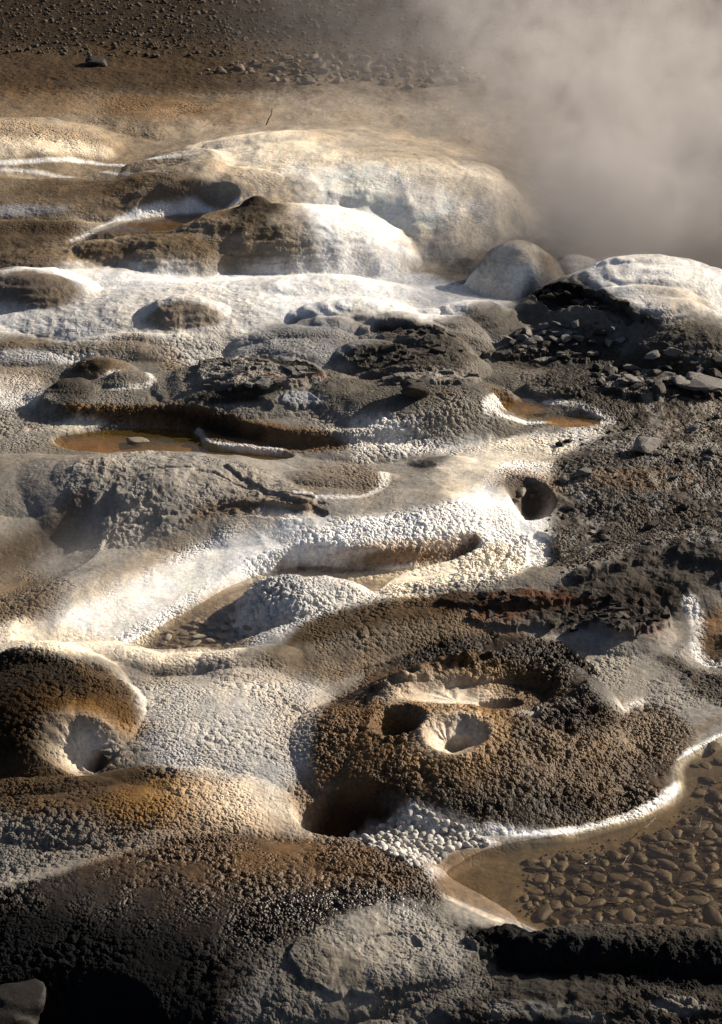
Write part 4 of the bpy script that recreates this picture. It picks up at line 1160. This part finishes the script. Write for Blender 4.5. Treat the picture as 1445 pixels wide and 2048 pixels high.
x, y, z = spot(533, 250)
twig([(x, y, z), (x + .02, y, z + .05), (x + .036, y + .01, z + .07), (x + .045, y, z + .12)], .005, 'bent brown twig standing on the far slope of the cream dome')

# ------------------------------------------------------------------ pools
def water_material(name, tint, milk, milk_col, rough=.04):
    m = bpy.data.materials.new(name)
    t = nt(m); ln = t.links.new
    out = node(t, 'ShaderNodeOutputMaterial')
    tr = node(t, 'ShaderNodeBsdfTransparent'); tr.inputs[0].default_value = (*tint, 1)
    df = node(t, 'ShaderNodeBsdfDiffuse'); df.inputs[0].default_value = (*milk_col, 1)
    m1 = node(t, 'ShaderNodeMixShader'); m1.inputs[0].default_value = milk
    ln(tr.outputs[0], m1.inputs[1]); ln(df.outputs[0], m1.inputs[2])
    gl = node(t, 'ShaderNodeBsdfGlossy'); gl.inputs['Roughness'].default_value = rough
    lw = node(t, 'ShaderNodeLayerWeight'); lw.inputs[0].default_value = .5
    fr = math_(t, 'ADD', .02, math_(t, 'MULTIPLY', math_(t, 'POWER', lw.outputs['Facing'], 4.0), .9))
    n = node(t, 'ShaderNodeTexNoise'); n.inputs['Scale'].default_value = 9; n.inputs['Detail'].default_value = 3
    ln(node(t, 'ShaderNodeNewGeometry').outputs['Position'], n.inputs['Vector'])
    bp = node(t, 'ShaderNodeBump'); bp.inputs['Strength'].default_value = .15; bp.inputs['Distance'].default_value = .02
    ln(n.outputs['Fac'], bp.inputs['Height']); ln(bp.outputs[0], gl.inputs['Normal']); ln(bp.outputs[0], lw.inputs['Normal'])
    m2 = node(t, 'ShaderNodeMixShader'); ln(fr, m2.inputs[0]); ln(m1.outputs[0], m2.inputs[1]); ln(gl.outputs[0], m2.inputs[2])
    ln(m2.outputs[0], out.inputs[0])
    return m
WB = water_material('brown_water', (.78, .73, .63), .06, (.20, .14, .08))
WA = water_material('amber_water', (.86, .70, .42), .10, (.42, .28, .08))
WC = water_material('clear_water', (.88, .82, .72), .06, (.35, .28, .2))
def pool(poly, level, rise, mat, label):
    p = np.array(poly); vc = p[:, 1].mean()
    x, y = chart(p[:, 0], p[:, 1]); z = level * kz(vc) + rise
    bm = bmesh.new()
    bm.faces.new([bm.verts.new((float(a), float(b), z)) for a, b in zip(x, y)][::-1])
    bmesh.ops.triangulate(bm, faces=bm.faces[:])
    bmesh.ops.recalc_face_normals(bm, faces=bm.faces[:])
    for f in bm.faces:
        if f.normal.z < 0: f.normal_flip()
    me = bpy.data.meshes.new('water'); bm.to_mesh(me); bm.free(); me.materials.append(mat)
    o = bpy.data.objects.new('water', me); COL.objects.link(o)
    o['kind'] = 'structure'; o['label'] = label; o['category'] = 'water'
    return o
pool([(800, 1800), (850, 1715), (1000, 1672), (1140, 1664), (1290, 1630), (1368, 1590), (1352, 1520), (1440, 1470), (1900, 1400), (1900, 1930), (1445, 1905), (1180, 1905), (1040, 1900), (900, 1870)], -14, .025, WB, 'shallow brown water over the pebbles of the near pool')
pool([(225, 1290), (300, 1230), (430, 1160), (520, 1118), (610, 1100), (700, 1112), (800, 1104), (900, 1084), (956, 1078), (966, 1096), (880, 1132), (770, 1160), (730, 1210), (640, 1268), (530, 1284), (440, 1296), (270, 1300)], -24, .012, WC, 'clear shallow water of the long pool under the white shelf')
pool([(80, 872), (200, 840), (410, 842), (430, 885), (590, 900), (600, 925), (500, 930), (420, 922), (290, 908), (180, 912), (95, 895)], -14, .02, WA, 'amber water of the long pool under the dark bank')
pool([(970, 826), (1030, 802), (1100, 806), (1100, 832), (1010, 838)], 2, .012, WA, 'amber water in the smaller round puddle among white beads')
pool([(1090, 834), (1195, 832), (1210, 852), (1150, 864), (1095, 854)], 0, .012, WA, 'amber water in the shallow tongue shaped puddle')
pool([(170, 484), (240, 458), (330, 440), (440, 434), (460, 450), (400, 470), (300, 482)], 14, .012, WB, 'dark water in the hollow behind the mottled mound')
# ------------------------------------------------------------------ steam
def steam(name, label, lo, hi, build):
    bm = bmesh.new(); bmesh.ops.create_cube(bm, size=1)
    c = [(a + b) / 2 for a, b in zip(lo, hi)]; d = [b - a for a, b in zip(lo, hi)]
    for v in bm.verts: v.co = Vector((v.co.x * d[0], v.co.y * d[1], v.co.z * d[2]))
    me = bpy.data.meshes.new(name); bm.to_mesh(me); bm.free()
    m = bpy.data.materials.new(name); t = nt(m); ln = t.links.new
    out = node(t, 'ShaderNodeOutputMaterial'); pv = node(t, 'ShaderNodeVolumePrincipled')
    pv.inputs['Color'].default_value = (.60, .57, .565, 1); pv.inputs['Anisotropy'].default_value = .25
    ln(pv.outputs[0], out.inputs['Volume'])
    sx = node(t, 'ShaderNodeSeparateXYZ'); pos = node(t, 'ShaderNodeNewGeometry').outputs['Position']; ln(pos, sx.inputs[0])
    ln(build(t, ln, pos, sx.outputs[0], sx.outputs[1], sx.outputs[2]), pv.inputs['Density'])
    me.materials.append(m)
    o = bpy.data.objects.new(name, me); o.location = c; COL.objects.link(o)
    o['kind'] = 'stuff'; o['label'] = label; o['category'] = 'steam'
    return o

def noise_(t, ln, pos, scale, detail=4, dist=0.0, stretch=(1, 1, 1), off=(0, 0, 0), rough=.55):
    mp = node(t, 'ShaderNodeMapping'); mp.inputs['Scale'].default_value = stretch; mp.inputs['Location'].default_value = off; ln(pos, mp.inputs['Vector'])
    n = node(t, 'ShaderNodeTexNoise'); n.inputs['Scale'].default_value = scale; n.inputs['Detail'].default_value = detail; n.inputs['Distortion'].default_value = dist; n.inputs['Roughness'].default_value = rough
    ln(mp.outputs[0], n.inputs['Vector'])
    return n.outputs['Fac']

def ramp(t, x, a, b, c=0.0, d=1.0):
    n = node(t, 'ShaderNodeMapRange', interpolation_type='SMOOTHSTEP')
    n.inputs[1].default_value = a; n.inputs[2].default_value = b; n.inputs[3].default_value = c; n.inputs[4].default_value = d
    t.links.new(x, n.inputs[0])
    return n.outputs[0]

def plume(t, ln, pos, x, y, z):
    A = lambda a, b: math_(t, 'ADD', a, b)
    X = lambda a, b: math_(t, 'MULTIPLY', a, b)
    n = noise_(t, ln, pos, 1.1, 5, .9, (1, .7, 1.3))
    n2 = noise_(t, ln, pos, 3.0, 5, 1.6, (1, .6, .9), (3, 1, 7))
    wob = A(X(A(n, -.5), 1.6), X(A(n2, -.5), .5))
    # the western edge runs back toward the west; the cloud hugs the ground
    edge = A(A(x, X(A(y, -15.1), .148)), X(wob, .55))
    side = ramp(t, edge, .85, 1.9)
    east = ramp(t, x, 5.0, 6.2, 1, 0)
    depth = X(ramp(t, y, 13.7, 14.2), ramp(t, y, 21.5, 24.0, 1, 0))
    top = ramp(t, A(z, X(wob, -.35)), .35, 1.0, 1, 0)
    far_ = ramp(t, y, 16.0, 19.5, 1.0, .34)
    body = ramp(t, A(X(n, .55), X(n2, .45)), .40, .60, .04, 1.15)
    veil = X(ramp(t, A(x, X(A(y, -15.1), .12)), -1.0, 1.3), X(ramp(t, z, .4, .8, 1, 0), X(ramp(t, y, 14.6, 15.6), ramp(t, y, 20.0, 23.5, 1, 0))))
    low = X(X(ramp(t, A(x, X(wob, .4)), .7, 1.6), ramp(t, x, 5.0, 6.2, 1, 0)), X(X(ramp(t, y, 13.7, 14.2), ramp(t, y, 15.5, 18, 1, 0)), ramp(t, z, .25, .6, 1.3, 0)))
    veil = A(X(veil, ramp(t, n2, .30, .65, 0, .24)), low)
    return A(X(X(X(X(side, east), X(depth, top)), X(body, far_)), 1.5), veil)
steam('steam', 'broad pale steam cloud drifting low beyond the white ridge and dome', (-2.0, 13.6, -.2), (6.3, 24, 1.5), plume)

bx, by, bz = spot(200, 1215)
def bowl(t, ln, pos, x, y, z):
    A = lambda a, b: math_(t, 'ADD', a, b)
    X = lambda a, b: math_(t, 'MULTIPLY', a, b)
    dx, dy = X(A(x, -bx - .05), 1 / .42), X(A(y, -by - .1), 1 / .5)
    r = A(X(dx, dx), X(dy, dy))
    n = noise_(t, ln, pos, 3.2, 4, .6, (1, 1, 1.2))
    return X(X(X(ramp(t, r, .15, 1, 1, 0), ramp(t, z, .05, .42, 1, 0)), ramp(t, n, .35, .7)), .6)
steam('steam', 'small puff of steam rising from the smooth bowl in the white shelf', (bx - .5, by - .45, -.15), (bx + .5, by + .65, .45), bowl)
S.cycles.volume_step_rate = .8
S.cycles.volume_preview_step_rate = .8
S.cycles.volume_bounces = 1
S.cycles.volume_max_steps = 128
